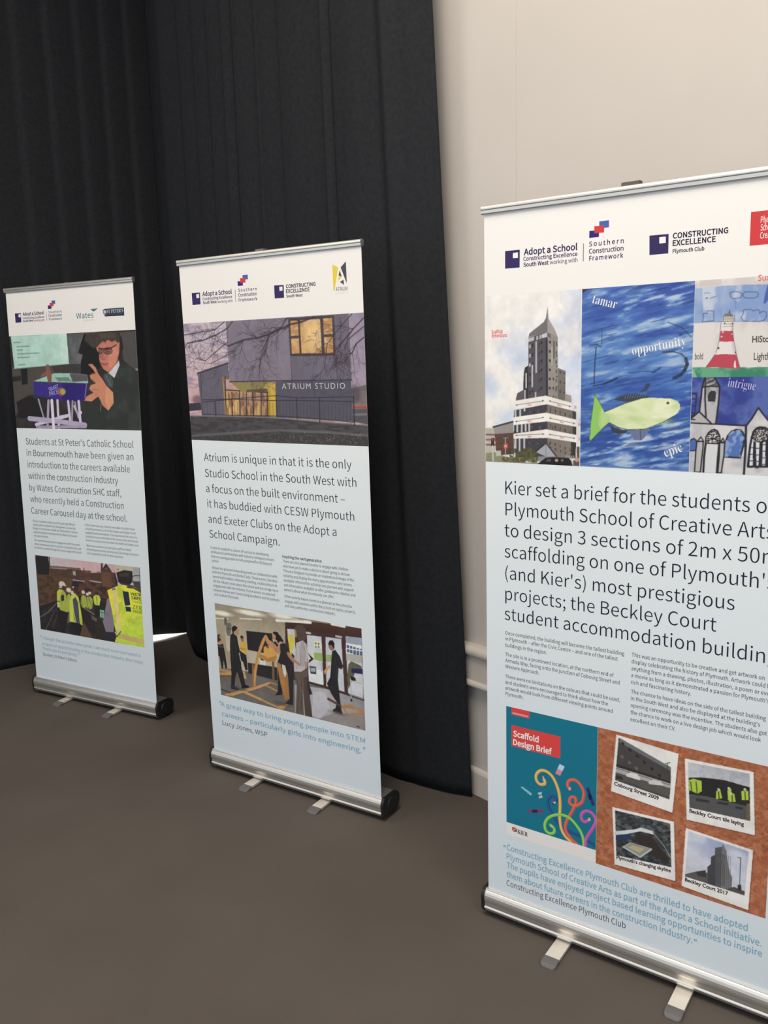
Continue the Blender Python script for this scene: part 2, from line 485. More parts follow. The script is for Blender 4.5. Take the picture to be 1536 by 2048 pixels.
class Layer:
    """flat printed shapes and letters of one sub-part, in sheet millimetres"""
    def __init__(self): self.v, self.f, self.mi, self.m, self.g = [], [], [], [], []
    def mat(self, m):
        if m not in self.m: self.m.append(m)
        return self.m.index(m)
    def add(self, pts, faces, m, lift):
        k = len(self.v); i = self.mat(m)
        self.v += [(q[0], q[1], lift) for q in pts]
        self.f += [tuple(int(k + j) for j in f) for f in faces]
        self.mi += [i] * len(faces)
        self.g.append((k, len(self.v), len(self.f) - len(faces), len(self.f)))
    def poly(self, pts, m, lift=0.22): self.add(pts, [tuple(range(len(pts)))], m, lift)
    def ell(self, e, m, lift=0.22):
        self.poly([(e[0] + abs(e[2]) * math.cos(t), e[1] + abs(e[3]) * math.sin(t)) for t in np.linspace(0, 2 * math.pi, 24, endpoint=False)], m, lift)
    def text(self, body, ends, cap, m, f='sans', off=0.0, spacing=1.0, fit=None, lift=0.36, sx=None, rot=False, res=3, scy=None):
        twice = off if f == 'sans' and 'M' in body and 0 < off < 0.014 else 0.0   # the outline offset breaks a capital M: strike it twice instead
        if twice: off = 0.0
        co, tr = glyphs(body, f, off, spacing, res)
        sy = cap / cap_height(f) if scy is None else scy
        (u0, v0) = ends[0]
        x0 = co[:, 0].min()
        d = np.array([1.0, 0.0])
        if sx is None:
            (u1, v1) = ends[1]
            cw = glyphs(fit, f, off, spacing, res)[0][:, 0] if fit else co[:, 0]
            if rot:
                wid = math.hypot(u1 - u0, v1 - v0); d = np.array([u1 - u0, v1 - v0]) / wid
            else:
                wid = u1 - u0; v0 = (v0 + v1) / 2
            sx = wid / (cw.max() - x0)
        nn = np.array([-d[1], d[0]])
        pts = np.array([u0, v0]) + np.outer((co[:, 0] - x0) * sx, d) + np.outer(co[:, 1] * sy, nn)
        if twice:
            self.add(np.concatenate([pts - d * twice * sx, pts + d * twice * sx]), np.concatenate([tr, tr + len(pts)]), m, lift)
            self.v[-len(pts):] = [(q[0], q[1], lift + 0.12) for q in self.v[-len(pts):]]
        else:
            self.add(pts, tr, m, lift)
        return sx
    def block(self, lines, lefts, ref, right, cap, m, off=0.0, bold0=False, sc=None):
        """a paragraph: lefts are the first baselines of each line, the ref line fixes the letter width"""
        (u1, v1) = right[0]
        co = glyphs(lines[ref], 'sans', off, 1.0, 2)[0][:, 0]
        sx = (u1 - lefts[ref][0]) / (co.max() - co.min())
        u0 = float(np.mean([q[0] for q in lefts]))
        for i, (t, q) in enumerate(zip(lines, lefts)):
            self.text(t, [(u0, q[1])], cap, m, off=0.014 if (bold0 and i == 0) else off, sx=sx, res=2)
    def build(self, name, sheet, xf):
        P = np.array(self.v)
        if name not in ('heading_line', 'caption'):
            return obj(name, xf(P), self.f, self.m, sheet, self.mi)
        out = Several()                                     # words that stand apart are parts of their own
        for (a, b, fa, fb) in self.g:
            used = sorted(set(self.mi[fa:fb]))
            out.append(obj(name, xf(P[a:b]), [tuple(i - a for i in f) for f in self.f[fa:fb]], [self.m[i] for i in used], sheet, [used.index(i) for i in self.mi[fa:fb]]))
        return out

# ------------------------------------------------------------------ roll-up banners
ZB = 0.0903
SHW, SHH = 850.0, 2001.8
CUT = {1: (1785.6, 1328.0), 2: (1779.2, 1324.6), 3: (1782.8, 1328.3)}
POSE = {1: (-1.5091, 4.1644, -0.4962, 0.0146, 0.0084), 2: (-0.3938, 3.208, -0.5709, -0.0082, -0.0048), 3: (0.6407, 2.1589, -0.6173, -0.0003, -0.0024)}
LABEL = {
    1: 'roll-up banner farthest left, with a photo of a boy in glasses holding a purple box',
    2: 'middle roll-up banner with a grey school building at dusk, ATRIUM STUDIO on its wall',
    3: 'nearest roll-up banner, against the right edge, with a grey tower and a blue fish painting',
}
def smooth_prof(prof, n=1):
    return prof
BODY = [(-0.001, 0.0935), (-0.005, 0.0925), (-0.0065, 0.0895), (-0.006, 0.087), (-0.0085, 0.0855), (-0.0125, 0.080), (-0.0150, 0.073), (-0.0160, 0.065), (-0.0158, 0.058),
        (-0.0146, 0.0535), (-0.0132, 0.050), (-0.0128, 0.0385), (-0.0150, 0.0355), (-0.0158, 0.0335), (-0.0155, 0.0315), (-0.0125, 0.0295), (-0.0100, 0.024), (-0.006, 0.0185), (0.0, 0.0155),
        (0.070, 0.0155), (0.085, 0.020), (0.096, 0.032), (0.101, 0.050), (0.099, 0.068), (0.092, 0.081), (0.082, 0.088), (0.070, 0.0905), (0.006, 0.0915)]

def banner(b, tip):
    x, y, t, ln, rl = POSE[b]
    root = thing('roll_up_banner', LABEL[b], 'banner', (x, y, 0), t, 'roll-up banners in a row')
    def xf(P):
        """sheet millimetres (u, v, lift off the print) to the banner's own metres"""
        P = np.atleast_2d(P)
        z = ZB + P[:, 1] / 1000
        return np.stack([P[:, 0] / 1000 - 0.425 + z * rl, z * ln - P[:, 2] / 1000, z], 1)
    # sheet: white head, pale blue below, grey back
    c1, c0 = CUT[b]
    q = [(0, 0, 0), (SHW, 0, 0), (SHW, c0, 0), (0, c0, 0), (SHW, SHH, 0), (0, SHH, 0)]
    qb = [(u, v, -0.5) for (u, v, _) in q]
    V = np.concatenate([xf(np.array(q, float)), xf(np.array(qb, float))])
    F = [(0, 1, 2, 3), (3, 2, 4, 5), (6, 9, 8, 7), (9, 11, 10, 8), (0, 6, 7, 1), (1, 7, 8, 2), (2, 8, 10, 4), (4, 10, 11, 5), (5, 11, 9, 3), (3, 9, 6, 0)]
    sheet = obj('graphic_sheet', V, F, [M_BLUE, M_WHITE, M_BACK], root, [0, 1, 2, 2, 1, 1, 1, 1, 1, 1])
    # aluminium cassette with black end caps
    cas = obj('base_cassette', *prism_x(BODY, -0.432, 0.430), M_ALU, root)
    for sx in (-1, 1):
        cp = [((py - 0.042) * 1.02 + 0.0425, (pz - 0.054) * 1.03 + 0.054) for (py, pz) in BODY if not (0.030 < pz < 0.052 and py < 0) ]
        a, e = (-0.443, -0.4315) if sx < 0 else (0.4295, 0.441)
        vs, fs = prism_x(cp, a, e)
        # raised inner disc and screw boss on the outside of the cap
        n0 = len(vs); xo = a if sx < 0 else e
        for rr, dx in ((0.030, 0.0), (0.027, 0.003)):
            for k in range(20):
                w = 2 * math.pi * k / 20
                vs.append((xo + sx * dx, 0.044 + rr * math.cos(w), 0.055 + rr * 0.9 * math.sin(w)))
        for k in range(20):
            j = (k + 1) % 20
            f = (n0 + k, n0 + j, n0 + 20 + j, n0 + 20 + k)
            fs.append(f if sx > 0 else tuple(reversed(f)))
        f = tuple(n0 + 20 + k for k in range(20))
        fs.append(f if sx > 0 else tuple(reversed(f)))
        obj('end_cap', vs, fs, M_CAP, cas)['label'] = 'black plastic end cap'
    # two swivel feet
    for off in (-0.175, 0.175):
        off += -0.012 if b < 3 else 0.0
        w = 0.0215
        prof = [(-tip, 0.0035), (-tip, 0.0085), (-tip + 0.01, 0.0125), (0.055, 0.0145), (0.055, 0.0065)]
        vs, fs = prism_x(prof, off - w, off + w)
        foot = obj('foot', vs, fs, M_ALUF, root)
        # grey tip with rounded toe and flared skirt
        rings = [(-tip + 0.012, w + 0.0012, 0.0135, 0.0025), (-tip - 0.002, w + 0.002, 0.0125, 0.0), (-tip - 0.014, w + 0.002, 0.0100, 0.0), (-tip - 0.021, w - 0.001, 0.0065, 0.0), (-tip - 0.0245, w - 0.006, 0.0030, 0.0)]
        tv, tf = [], []
        for (yy, ww, zt, zb) in rings:
            tv += [(off - ww, yy, zb), (off - ww, yy, zt - 0.002), (off - ww + 0.002, yy, zt), (off + ww - 0.002, yy, zt), (off + ww, yy, zt - 0.002), (off + ww, yy, zb)]
        for k in range(len(rings) - 1):
            for i in range(6):
                j = (i + 1) % 6
                tf.append((k * 6 + i, (k + 1) * 6 + i, (k + 1) * 6 + j, k * 6 + j))
        tf.append((0, 1, 2, 3, 4, 5)); e = (len(rings) - 1) * 6
        tf.append((e + 5, e + 4, e + 3, e + 2, e + 1, e))
        obj('foot_tip', tv, tf, M_TIP, foot)['label'] = 'dark grey plastic toe'
    # top rail clamping the sheet
    zt = ZB + SHH / 1000
    rail = []
    for k in range(14):
        w = math.radians(-35 + 250 * k / 13)
        rail.append((0.0085 * math.cos(w), 0.008 + 0.0085 * math.sin(w)))
    rail += [(-0.0062, -0.0045), (-0.0045, -0.0065), (0.0040, -0.0065), (0.0058, -0.0045)]
    oy = zt * ln; ox = zt * rl
    rp = [(a + oy, zt + c + 0.001) for a, c in rail]
    rl_o = obj('top_rail', *prism_x(rp, -0.4285 + ox, 0.4275 + ox), M_ALU, root, smooth=False)
    for sx in (-1, 1):
        cp = [((a - oy) * 1.05 + oy, (c - zt - 0.005) * 1.05 + zt + 0.005) for a, c in rp]
        a, e = (-0.431 + ox, -0.4283 + ox) if sx < 0 else (0.4273 + ox, 0.4305 + ox)
        obj('rail_cap', *prism_x(cp, a, e), M_ALU if sx < 0 else M_TIP, rl_o)
    # folding pole behind the sheet and the clip that hooks over the rail
    pv, pf = [], []
    for zz in (0.075, zt - 0.012):
        for k in range(14):
            w = 2 * math.pi * k / 14
            yy = 0.036 + (oy + 0.018 - 0.036) * (zz / zt)
            pv.append((ox * zz / zt + 0.0085 * math.cos(w), yy + 0.0085 * math.sin(w), zz))
    for k in range(14):
        j = (k + 1) % 14
        pf.append((k, j, 14 + j, 14 + k))
    pf.append(tuple(range(13, -1, -1))); pf.append(tuple(range(14, 28)))
    obj('support_pole', pv, pf, M_ALU, root)
    hh = {1: 0.004, 2: 0.009, 3: 0.011}[b]
    cprof = [(oy + 0.004, zt + 0.014), (oy - 0.001, zt + 0.0165), (oy + 0.001, zt + 0.0165 + hh * 0.8), (oy + 0.007, zt + 0.0165 + hh), (oy + 0.024, zt + 0.0165 + hh), (oy + 0.030, zt + 0.010), (oy + 0.030, zt - 0.05), (oy + 0.010, zt - 0.05), (oy + 0.010, zt + 0.010)]
    cw = {1: 0.012, 2: 0.018, 3: 0.022}[b]
    cx = {1: 0.0, 2: -0.02, 3: -0.025}[b]
    obj('pole_clip', *prism_x(cprof, ox + cx - cw, ox + cx + cw), M_CLIP if b == 3 else M_TIP, root)
    return root, sheet, xf

def picture(c, name, sheet, xf, label=None, lift=0.14):
    if name == 'printed_photograph': c.grain()
    alb = c.albedo()
    nu, nv = c.nu, c.nv
    uu = np.linspace(c.u0, c.u1, nu); vv = np.linspace(c.v0, c.v1, nv)
    X, Y = np.meshgrid(uu, vv)
    P = np.stack([X.ravel(), Y.ravel(), np.full(X.size, lift)], 1)
    V = xf(P)
    idx = np.arange(nu * nv).reshape(nv, nu)
    Q = np.stack([idx[:-1, :-1], idx[:-1, 1:], idx[1:, 1:], idx[1:, :-1]], -1).reshape(-1, 4)
    me = bpy.data.meshes.new(name)
    me.vertices.add(len(V)); me.vertices.foreach_set('co', V.ravel())
    me.loops.add(Q.size); me.loops.foreach_set('vertex_index', Q.ravel().astype(np.int32))
    me.polygons.add(len(Q)); me.polygons.foreach_set('loop_start', np.arange(0, Q.size, 4, dtype=np.int32))
    me.materials.append(M_PRINT)
    me.update(calc_edges=True)
    ca = me.color_attributes.new('ink', 'FLOAT_COLOR', 'POINT')
    rgba = np.ones((len(V), 4), np.float32); rgba[:, :3] = alb.reshape(-1, 3)
    ca.data.foreach_set('color', rgba.ravel())
    o = bpy.data.objects.new(name, me)
    COL.objects.link(o); o.parent = sheet
    if label: o['label'] = label
    return o

RND = random.Random(4)
def jag(pts, r):
    return [(u + RND.uniform(-r, r), v + RND.uniform(-r, r)) for u, v in pts]

def school_logo(sheet, xf, sq, inner, t1, t2, t3a, t3b, div, blue, red, navy, s1, s2, s3):
    g = Layer()
    g.poly(sq, I_LOGO); g.poly(inner, I_PAPER, 0.3)
    g.text('Adopt a School', t1, 15.5, I_LOGO, off=0.021)
    g.text('Constructing Excellence', t2, 10, I_LOGO, off=0.013)
    g.text('South West', t3a, 10, I_LOGO, off=0.019)
    g.text('working with', t3b, 10, I_LOGO, off=0.0)
    g.build('logo', sheet, xf)['label'] = 'purple square logo with Adopt a School lettering'
    g = Layer()
    (ua, va), (ub, vb) = div
    g.poly([(ua - 1, va), (ua - 1, vb), (ua + 1, vb), (ua + 1, va)], I_GREY)
    g.poly(blue, I_CBLUE, 0.22); g.poly(navy, I_CNAVY, 0.27); g.poly(red, I_RED, 0.32)
    g.text('Southern', s1, 11.2, I_LOGO, 'noto', off=0.012, spacing=1.35)
    g.text('Construction', s2, 11.2, I_LOGO, 'noto', off=0.012, spacing=1.0)
    g.text('Framework', s3, 11.2, I_LOGO, 'noto', off=0.012, spacing=1.2)
    g.build('logo', sheet, xf)['label'] = 'three stacked blue and red squares over Southern Construction Framework lettering'

# ================================================================== banner 1: boy with a model
root, sheet, xf = banner(1, 0.070)
C1, C0 = CUT[1]
WH = (226, 217, 204)
c = Canvas(0, C0, SHW, C1, 2.4, (46, 42, 40), WH)
n = c.fbm(80, 80, 3, 91)
c.tint(c.rect(), n, (60, 55, 52), .5, .7, .8)
c.poly([(-5.4,1633.6),(255.3,1639.7),(521.2,1645.1),(512.8,1554.4),(113.7,1494),(-7.4,1381.5),(-6.4,1508.3)], (78, 70, 64)); c.poly([(403.2,1640),(488.7,1643.3),(484.2,1595.6),(305.4,1599.6),(295,1629.9)], (62, 56, 52))
c.poly([(406.8,1787.7),(610.2,1786),(488.5,1641.1),(407.3,1641.3)], (84, 82, 80)); c.tint([(406.8,1787.7),(610.2,1786),(488.5,1641.1),(407.3,1641.3)], c.fbm(50, 90, 3, 92), (106, 104, 102), .5, .68, .8)
c.poly([(751.6,1777.4),(853.9,1778.6),(855,1631.6),(835.2,1605.6),(766,1650.4),(758.3,1707.5)], (76, 72, 68)); c.ell((844.3,1607.7,8.4,6.1), (130, 126, 120))
SCR = [(12,1785.4),(406.7,1786.8),(408.8,1643.1),(20.5,1627.1)]; c.poly(SCR, (176, 204, 184)); c.poly([(351.8,1786.7),(406.7,1786.8),(408.8,1643.1),(363.4,1641)], (196, 218, 198), .8); c.line([(20.5,1627.1),(408.8,1643.1)], 4, (150, 184, 160)); c.tint(SCR, n, (164, 196, 174), .5, .7, .7)
for q in ([(31,1754.3),(77.3,1754.5)], [(51.3,1733.5),(141.5,1733.3)], [(50.7,1716.5),(90.4,1717)], [(52.6,1697),(206.9,1698.7)], [(50.5,1679.5),(138.8,1680.3)], [(53.2,1643.4),(103.2,1645.5)]): c.line(q, 6, (112, 140, 122), .8)
c.poly([(65.1,1623.2),(114.7,1623.6),(109.5,1549),(66.3,1544.4)], (34, 32, 32)); c.poly([(-4.1,1585.6),(64.6,1589.9),(61.8,1566),(0.2,1561.5)], (42, 40, 40)); c.poly([(16.7,1459.8),(113.7,1494),(194.2,1460.8),(213.7,1384.5),(21.1,1377)], (36, 34, 33))
# dark coat behind, jacket, head
c.poly([(524.1,1779.8),(609.9,1781.6),(614.7,1621.4),(541.5,1586),(483.7,1591.1),(489.3,1650.1),(505.2,1681.5),(477,1691.1),(497.4,1735.7)], (30, 29, 30)); c.poly([(736.4,1777.8),(762,1755.4),(770.1,1702.9),(750.1,1681.4),(733.5,1703.6)], (40, 36, 34))
c.poly([(486.4,1481),(610.4,1572),(737.4,1637.6),(782.1,1623.8),(841,1603.3),(858.1,1508.8),(862.8,1322),(470.6,1313.3)], (48, 50, 46)); c.tint([(610.4,1572),(737.4,1637.6),(841,1603.3),(862.8,1322),(633,1316.9)], n, (58, 60, 55), .5, .66, .8)
FACE = [(595,1720),(613,1746.2),(724.5,1743.3),(747.1,1736.1),(741.3,1685.9),(730,1659.7),(708.7,1624.7),(682.3,1605),(660,1599.4),(636,1612.2),(616.3,1639.3),(610.6,1661.7),(615.3,1686.2),(602.4,1697.6)]; c.poly(FACE, (186, 112, 88)); c.poly([(678.2,1704.8),(722.4,1717.1),(735.2,1686),(716.3,1642.3),(677,1616.2),(660.5,1643.1)], (206, 132, 104), .7); c.poly([(615,1697.3),(645.6,1687.8),(637,1661.3),(618.2,1661.6)], (160, 92, 72), .7); c.line([(619.6,1641.5),(644.1,1634.4),(666.4,1638.6)], 6, (140, 74, 64)); c.line([(619.4,1675),(630.5,1657.8),(649.4,1658.9)], 5, (150, 84, 66)); c.ell((735.6,1714.6,8.5,21.8), (190, 116, 92))
c.poly([(523.1,1748.5),(533.4,1777.3),(578.4,1782.6),(727.5,1780.7),(749.4,1764.4),(749.4,1733.9),(732.6,1729.9),(721.4,1743.4),(699.2,1735.2),(675.5,1746.8),(652.7,1734.1),(637.6,1741.1),(610.7,1719.6),(594.2,1711.1),(566.1,1716.2)], (68, 56, 48)); c.poly([(609.5,1777.2),(702.7,1776.7),(719.4,1756.5),(638.8,1754.3)], (86, 72, 62), .6)
for e in ((669.9,1695.3,28.5,15.0), (622.6,1697.1,12.5,12.4)): c.ell(e, (96, 70, 66), .55); c.line([(e[0] + e[2] * math.cos(t), e[1] + e[3] * math.sin(t)) for t in np.linspace(0, 6.283, 20)], 3.2, (44, 38, 40))
c.line([(613,1710.7),(640.8,1705.6),(697.1,1709.7),(725.8,1721.4)], 5, (40, 34, 36)); c.line([(649.7,1700.1),(668.6,1702.4),(690.2,1701)], 4, (70, 48, 44)); c.line([(655.2,1691.2),(681.9,1690.6)], 4, (70, 44, 40)); c.line([(616.5,1699.9),(630.4,1700.5)], 3, (70, 48, 44))
for q in ([(656.2,1775.9),(658.7,1731.8)], [(677.9,1775.2),(686.2,1742.1)], [(633.7,1767.7),(636.9,1732.3)], [(607.9,1759.6),(607.3,1717.5)], [(711.7,1774.2),(718,1739.1)], [(563.8,1760.8),(578.6,1713.7)]): c.line(q, 7, (84, 70, 60), .5)
c.poly([(616.3,1639.3),(644.1,1634.4),(666.3,1637.7),(659.3,1628.9),(634.1,1627.4)], (150, 84, 72), .8); c.poly([(660,1599.4),(682.3,1605),(708.7,1624.7),(730,1659.7),(736.5,1648.6),(688.7,1608),(667.6,1594)], (150, 92, 76), .8)
c.poly([(665.8,1594.9),(688.8,1609.4),(736.5,1648.6),(738.6,1628.7),(718.9,1597.9),(701.2,1570.5)], (196, 190, 186)); c.poly([(630.5,1585.3),(662.8,1596.2),(677.5,1584.9),(693.6,1553.6),(684.9,1524.4),(657.3,1531.2),(640.8,1558.3)], (72, 74, 74)); c.line([(649,1580.7),(676.5,1535.7)], 5, (104, 106, 104), .8)
# box with pale lid
c.poly([(151.8,1561.7),(305.3,1599.1),(408.9,1597.2),(528.7,1587),(528.3,1547.5),(421,1552.5)], (150, 184, 160)); c.poly([(408.8,1596.3),(528.6,1586.1),(526.1,1558.9),(424.5,1554.8)], (88, 84, 84)); c.poly([(303.2,1578.6),(397,1578),(421.4,1557.1),(328.2,1559.8)], (84, 108, 92), .7)
c.poly([(149.6,1560.7),(273,1550.7),(528.4,1548.8),(518.7,1513.2),(497.9,1464.4),(345.6,1466.4),(148.7,1491.7)], (58, 42, 122)); c.poly([(354.1,1549.5),(528.4,1548.8),(518.7,1513.2),(497.9,1464.4),(345.6,1466.4)], (46, 32, 104)); c.line([(518.6,1547.5),(500.7,1481)], 5, (150, 140, 176), .8)
c.ell((343.3,1509.4,28.2,19.6), (150, 84, 84), 1, .15); c.ell((353.4,1509.4,18.8,14.0), (170, 160, 70), 1, .2)
# paper straws
ST = (206, 190, 206); ST2 = (160, 146, 162)
for q, w, cc in (([(178,1471.3),(205.3,1384.4)], 10, ST2), ([(248.7,1464.9),(227.9,1336.8)], 16, ST2), ([(385.4,1461.9),(390.4,1363.5)], 15, ST), ([(415.4,1462.1),(401.1,1363.6)], 12, ST2), ([(426.4,1438.9),(462.3,1364.6)], 13, ST), ([(457,1461.4),(459.6,1363.7)], 16, ST), ([(311.7,1466.2),(308.2,1333.5)], 15, ST), ([(146.4,1346.9),(239.4,1365.8),(371.8,1392.4)], 16, ST), ([(100.2,1377.1),(280.8,1366.4),(490.4,1348.8)], 24, (176, 160, 176)), ([(152.2,1335.3),(492.9,1340.9)], 14, ST2), ([(272.1,1465.1),(270.8,1323.2)], 19, (220, 206, 220)), ([(323.8,1386.1),(378.6,1393.9)], 15, ST), ([(431.5,1457.5),(444.7,1387.7)], 9, ST2)): c.line(q, w, cc)
c.ell((467.8,1409.0,6.6,7.4), (214, 200, 212))
# hands
HN = (196, 126, 92)
c.poly([(247.9,1635.1),(256.9,1642.5),(269,1640.4),(277.1,1620.8),(286.2,1597.4),(280.6,1557.7),(256.2,1553.2),(248.3,1588.4),(204,1580.3),(216.4,1598),(244.8,1606.2)], (128, 84, 66))
c.poly([(536.5,1636.8),(562.2,1638.2),(586,1619.5),(598.2,1592.3),(622.6,1567.4),(648.1,1533.5),(686.4,1504.2),(687.3,1454.6),(649.2,1418.9),(615.1,1442.7),(590.2,1485.9),(543.1,1461.9),(494.8,1466.2),(512.9,1485.7),(559.7,1503.2),(534.2,1520.1),(543.6,1538.3),(579.6,1547.3),(546.4,1570.1),(542.7,1585.1),(580.6,1593.8),(568.2,1612)], HN); c.poly([(648.1,1533.5),(686.4,1504.2),(687.3,1454.6),(649.2,1418.9),(632.7,1463.3)], (214, 148, 106), .7)
for q in ([(586,1619.5),(593.8,1599.1)], [(579.6,1547.3),(546.4,1570.1)], [(559.7,1503.2),(534.2,1520.1)], [(548.3,1590.5),(583.7,1593.8)], [(554.8,1520),(592.8,1515.5)]): c.line(q, 4, (150, 88, 64), .8)
c.line([(606.5,1454.1),(596.9,1417.4)], 4, (110, 104, 96))
picture(c, 'printed_photograph', sheet, xf, 'photo of a boy in glasses holding a purple box on white straws')
g = Layer(); g.text('SMART', [(258.3,1509.4),(328.1,1526.3)], 20, I_LILAC, 'sans', off=.004, rot=True); g.text('PRICE', [(260.7,1487.2),(322,1500.1)], 20, I_LILAC, 'sans', off=.0, rot=True); g.build('caption', sheet, xf)['label'] = 'white lettering on the purple box'

# --- site visit photograph
TB, BB = 671.4, 272.7
WH2 = (204, 202, 197)
c = Canvas(62.5, BB, 789.9, TB, 2.2, (60, 46, 42), WH2)
c.grad(c.rect(), [(38, 36, 36), (40, 36, 35), (66, 48, 42), (176, 146, 146), (184, 168, 168)], 90)
c.poly([(66.6,675),(794.6,674.6),(791.3,584.7),(47.4,505.6)], (182, 164, 164)); c.grad([(168.3,673.7),(634.3,674),(629.3,612),(162.1,616.4)], [(176, 172, 172), (188, 158, 158), (186, 156, 158)], 0)
BW = (74, 54, 48)
c.poly([(66.6,675),(161.1,674.1),(163,624.3),(235,627.5),(389.2,630.6),(391.8,622.3),(412,617.7),(442.4,614.2),(447.1,627.7),(459.5,614.9),(530.9,621.9),(528.4,631.6),(535.4,674.5),(546.1,674.5),(546.3,645.8),(568.4,672.2),(598.9,642.5),(604.6,631.7),(633.8,627.2),(638.8,568.5),(566.4,490.6),(34,387.2)], BW)
n = c.fbm(30, 18, 4, 95); c.tint([(162.4,619.1),(643.6,628.2),(626.5,497.5),(34,387.2),(53.5,558.9)], n, (94, 62, 52), .5, .66, .8); c.tint([(53.5,558.9),(639.6,578.4),(626.5,497.5),(34,387.2)], 1 - n, (52, 40, 36), .5, .64, .8)
c.poly([(66.5,673.9),(161.1,674.1),(163,624.3),(157.6,574.6),(69.6,571)], (38, 36, 38)); c.poly([(69,565.7),(342.3,575.2),(331.5,463.8),(66.6,412.3)], (86, 64, 46)); c.tint([(69,565.7),(342.3,575.2),(331.5,463.8),(66.6,412.3)], n, (64, 50, 40), .5, .62, .9)
c.line([(168.3,673.7),(166.6,624.6)], 8, (60, 50, 52)); c.line([(169.9,621.3),(388.6,624)], 6, (110, 92, 88)); c.line([(172.6,613.3),(290.5,617.5)], 5, (140, 128, 124)); c.poly([(332,612.4),(352.9,612.4),(352,588.9),(333.5,592.2)], (150, 142, 138)); c.line([(330.9,565.4),(410.6,565.5)], 5, (150, 144, 140)); c.line([(448.9,573.5),(526.5,571.5)], 5, (168, 162, 156)); c.poly([(534.7,627.3),(597.8,628.6),(598.2,554.2),(531.5,552)], (96, 66, 48)); c.ell((566.8,652.7,9.3,9.0), (104, 88, 86)); c.poly([(568.4,672.2),(598.9,642.5),(573.5,653.4),(542.7,643)], (46, 40, 42)); c.line([(413.4,633),(412.5,615.2)], 6, (60, 48, 50))
c.poly([(34,387.2),(333.5,484.7),(513.1,494.7),(566.4,490.6),(601.6,272.2),(62.2,272.7)], (40, 37, 37)); c.tint([(34,387.2),(333.5,484.7),(566.4,490.6),(601.6,272.2),(62.2,272.7)], c.fbm(50, 30, 3, 96), (54, 49, 48), .52, .66, .8)
c.poly([(353.8,331.8),(390.2,346.9),(439,275.5),(348.3,273.6)], (84, 66, 54)); c.line([(69.8,340.8),(128.5,371.9),(196.2,427.4)], 6, (92, 86, 84)); c.line([(102,276.9),(172.9,377.3)], 5, (72, 68, 66)); c.line([(156.4,290.4),(193.2,364)], 5, (66, 62, 60)); c.line([(384.2,431.3),(464,399.9),(522.8,373)], 7, (110, 100, 92)); c.poly([(464.7,407.7),(522.9,374),(548.2,275),(466.4,274.1)], (46, 42, 40)); c.poly([(442.9,394.7),(482.6,379.2),(474.3,362.8),(444.5,374.4)], (110, 92, 84), .7)
HV = (178, 188, 66); HV2 = (150, 160, 66); HT = (196, 184, 168); TR = (34, 33, 36)
for e, q in (((396.9,508.1,11.8,8.8), [(378.3,479.4),(393.5,493.9),(413.7,488.5),(423.2,464.1),(418.9,432.9),(383.7,426.1),(373.3,448)]), ((425.2,501.0,10.4,7.7), [(416.7,483.8),(434.6,490.9),(438.2,455.6),(424.9,423.3),(411.9,432)]), ((441.7,509.0,9.7,7.2), [(430.4,482.8),(444.9,492),(460.8,478.6),(454.5,432),(431.6,421.6)])):
    c.ell(e, HT); c.poly(q, HV2); c.line([q[0], q[-2]], 4, (70, 70, 44), .7)
c.ell((491.0,512.4,13.7,10.2), (56, 44, 44)); c.poly([(465.4,491.8),(483.5,504),(507.1,504.1),(515.6,484.8),(503.8,450.6),(472,451.9),(466.7,469.1)], HV); c.line([(487.6,496.8),(489.4,456.5)], 5, (120, 120, 60)); c.poly([(472,451.9),(503.8,450.6),(497.3,391.2),(469.9,390.4)], TR)
c.poly([(506.1,430.5),(534.4,430.4),(528.2,389),(504,391.1)], (124, 166, 136)); c.line([(507.7,418),(530.6,417.2)], 4, (60, 110, 80)); c.line([(519.5,429.6),(516,388.5)], 4, (60, 110, 80))
c.ell((293.6,508.1,17.1,12.5), HT); c.poly([(277.3,500.1),(310.8,503.8),(315.2,498.1),(292.5,496.6)], (176, 164, 150)); c.poly([(276.5,478.3),(299,491.1),(310.2,461.4),(292.7,391.9),(275.3,395),(268.7,435.9)], HV2); c.poly([(273.8,394.8),(292.7,391.9),(291.1,339.5),(261.7,330.5)], (120, 104, 100), .6); c.ell((318.5,495.9,9.9,11.4), HT)
c.ell((247.9,532.1,23.0,17.7), HT); c.line([(226.8,514.3),(274.7,530.8)], 7, (176, 164, 148)); c.ell((259.2,517.8,12.9,10.4), (70, 50, 46)); c.poly([(209,481.2),(222.4,506),(250.9,505.5),(270.4,488),(272.8,441.6),(274.8,389.7),(224.9,391.5),(212.3,408.4),(223.9,451.5)], HV2); c.poly([(206.5,491.3),(226,506.4),(250.4,501.3),(230.8,483.6),(217.8,427.3),(201.3,428)], HV); c.poly([(233.3,473.4),(255.5,481.1),(255.9,450),(233.7,442.2)], (46, 44, 54)); c.poly([(203.5,428.3),(217.8,427.3),(215.9,408.8),(201.3,407.1)], (190, 186, 160)); c.line([(201.1,439.5),(221.3,439.8)], 5, (40, 40, 36)); c.poly([(201.3,407.1),(225.2,394.2),(278.1,387.5),(260.1,314.5),(241.8,275.1),(213.7,282),(205.6,344.4)], TR)
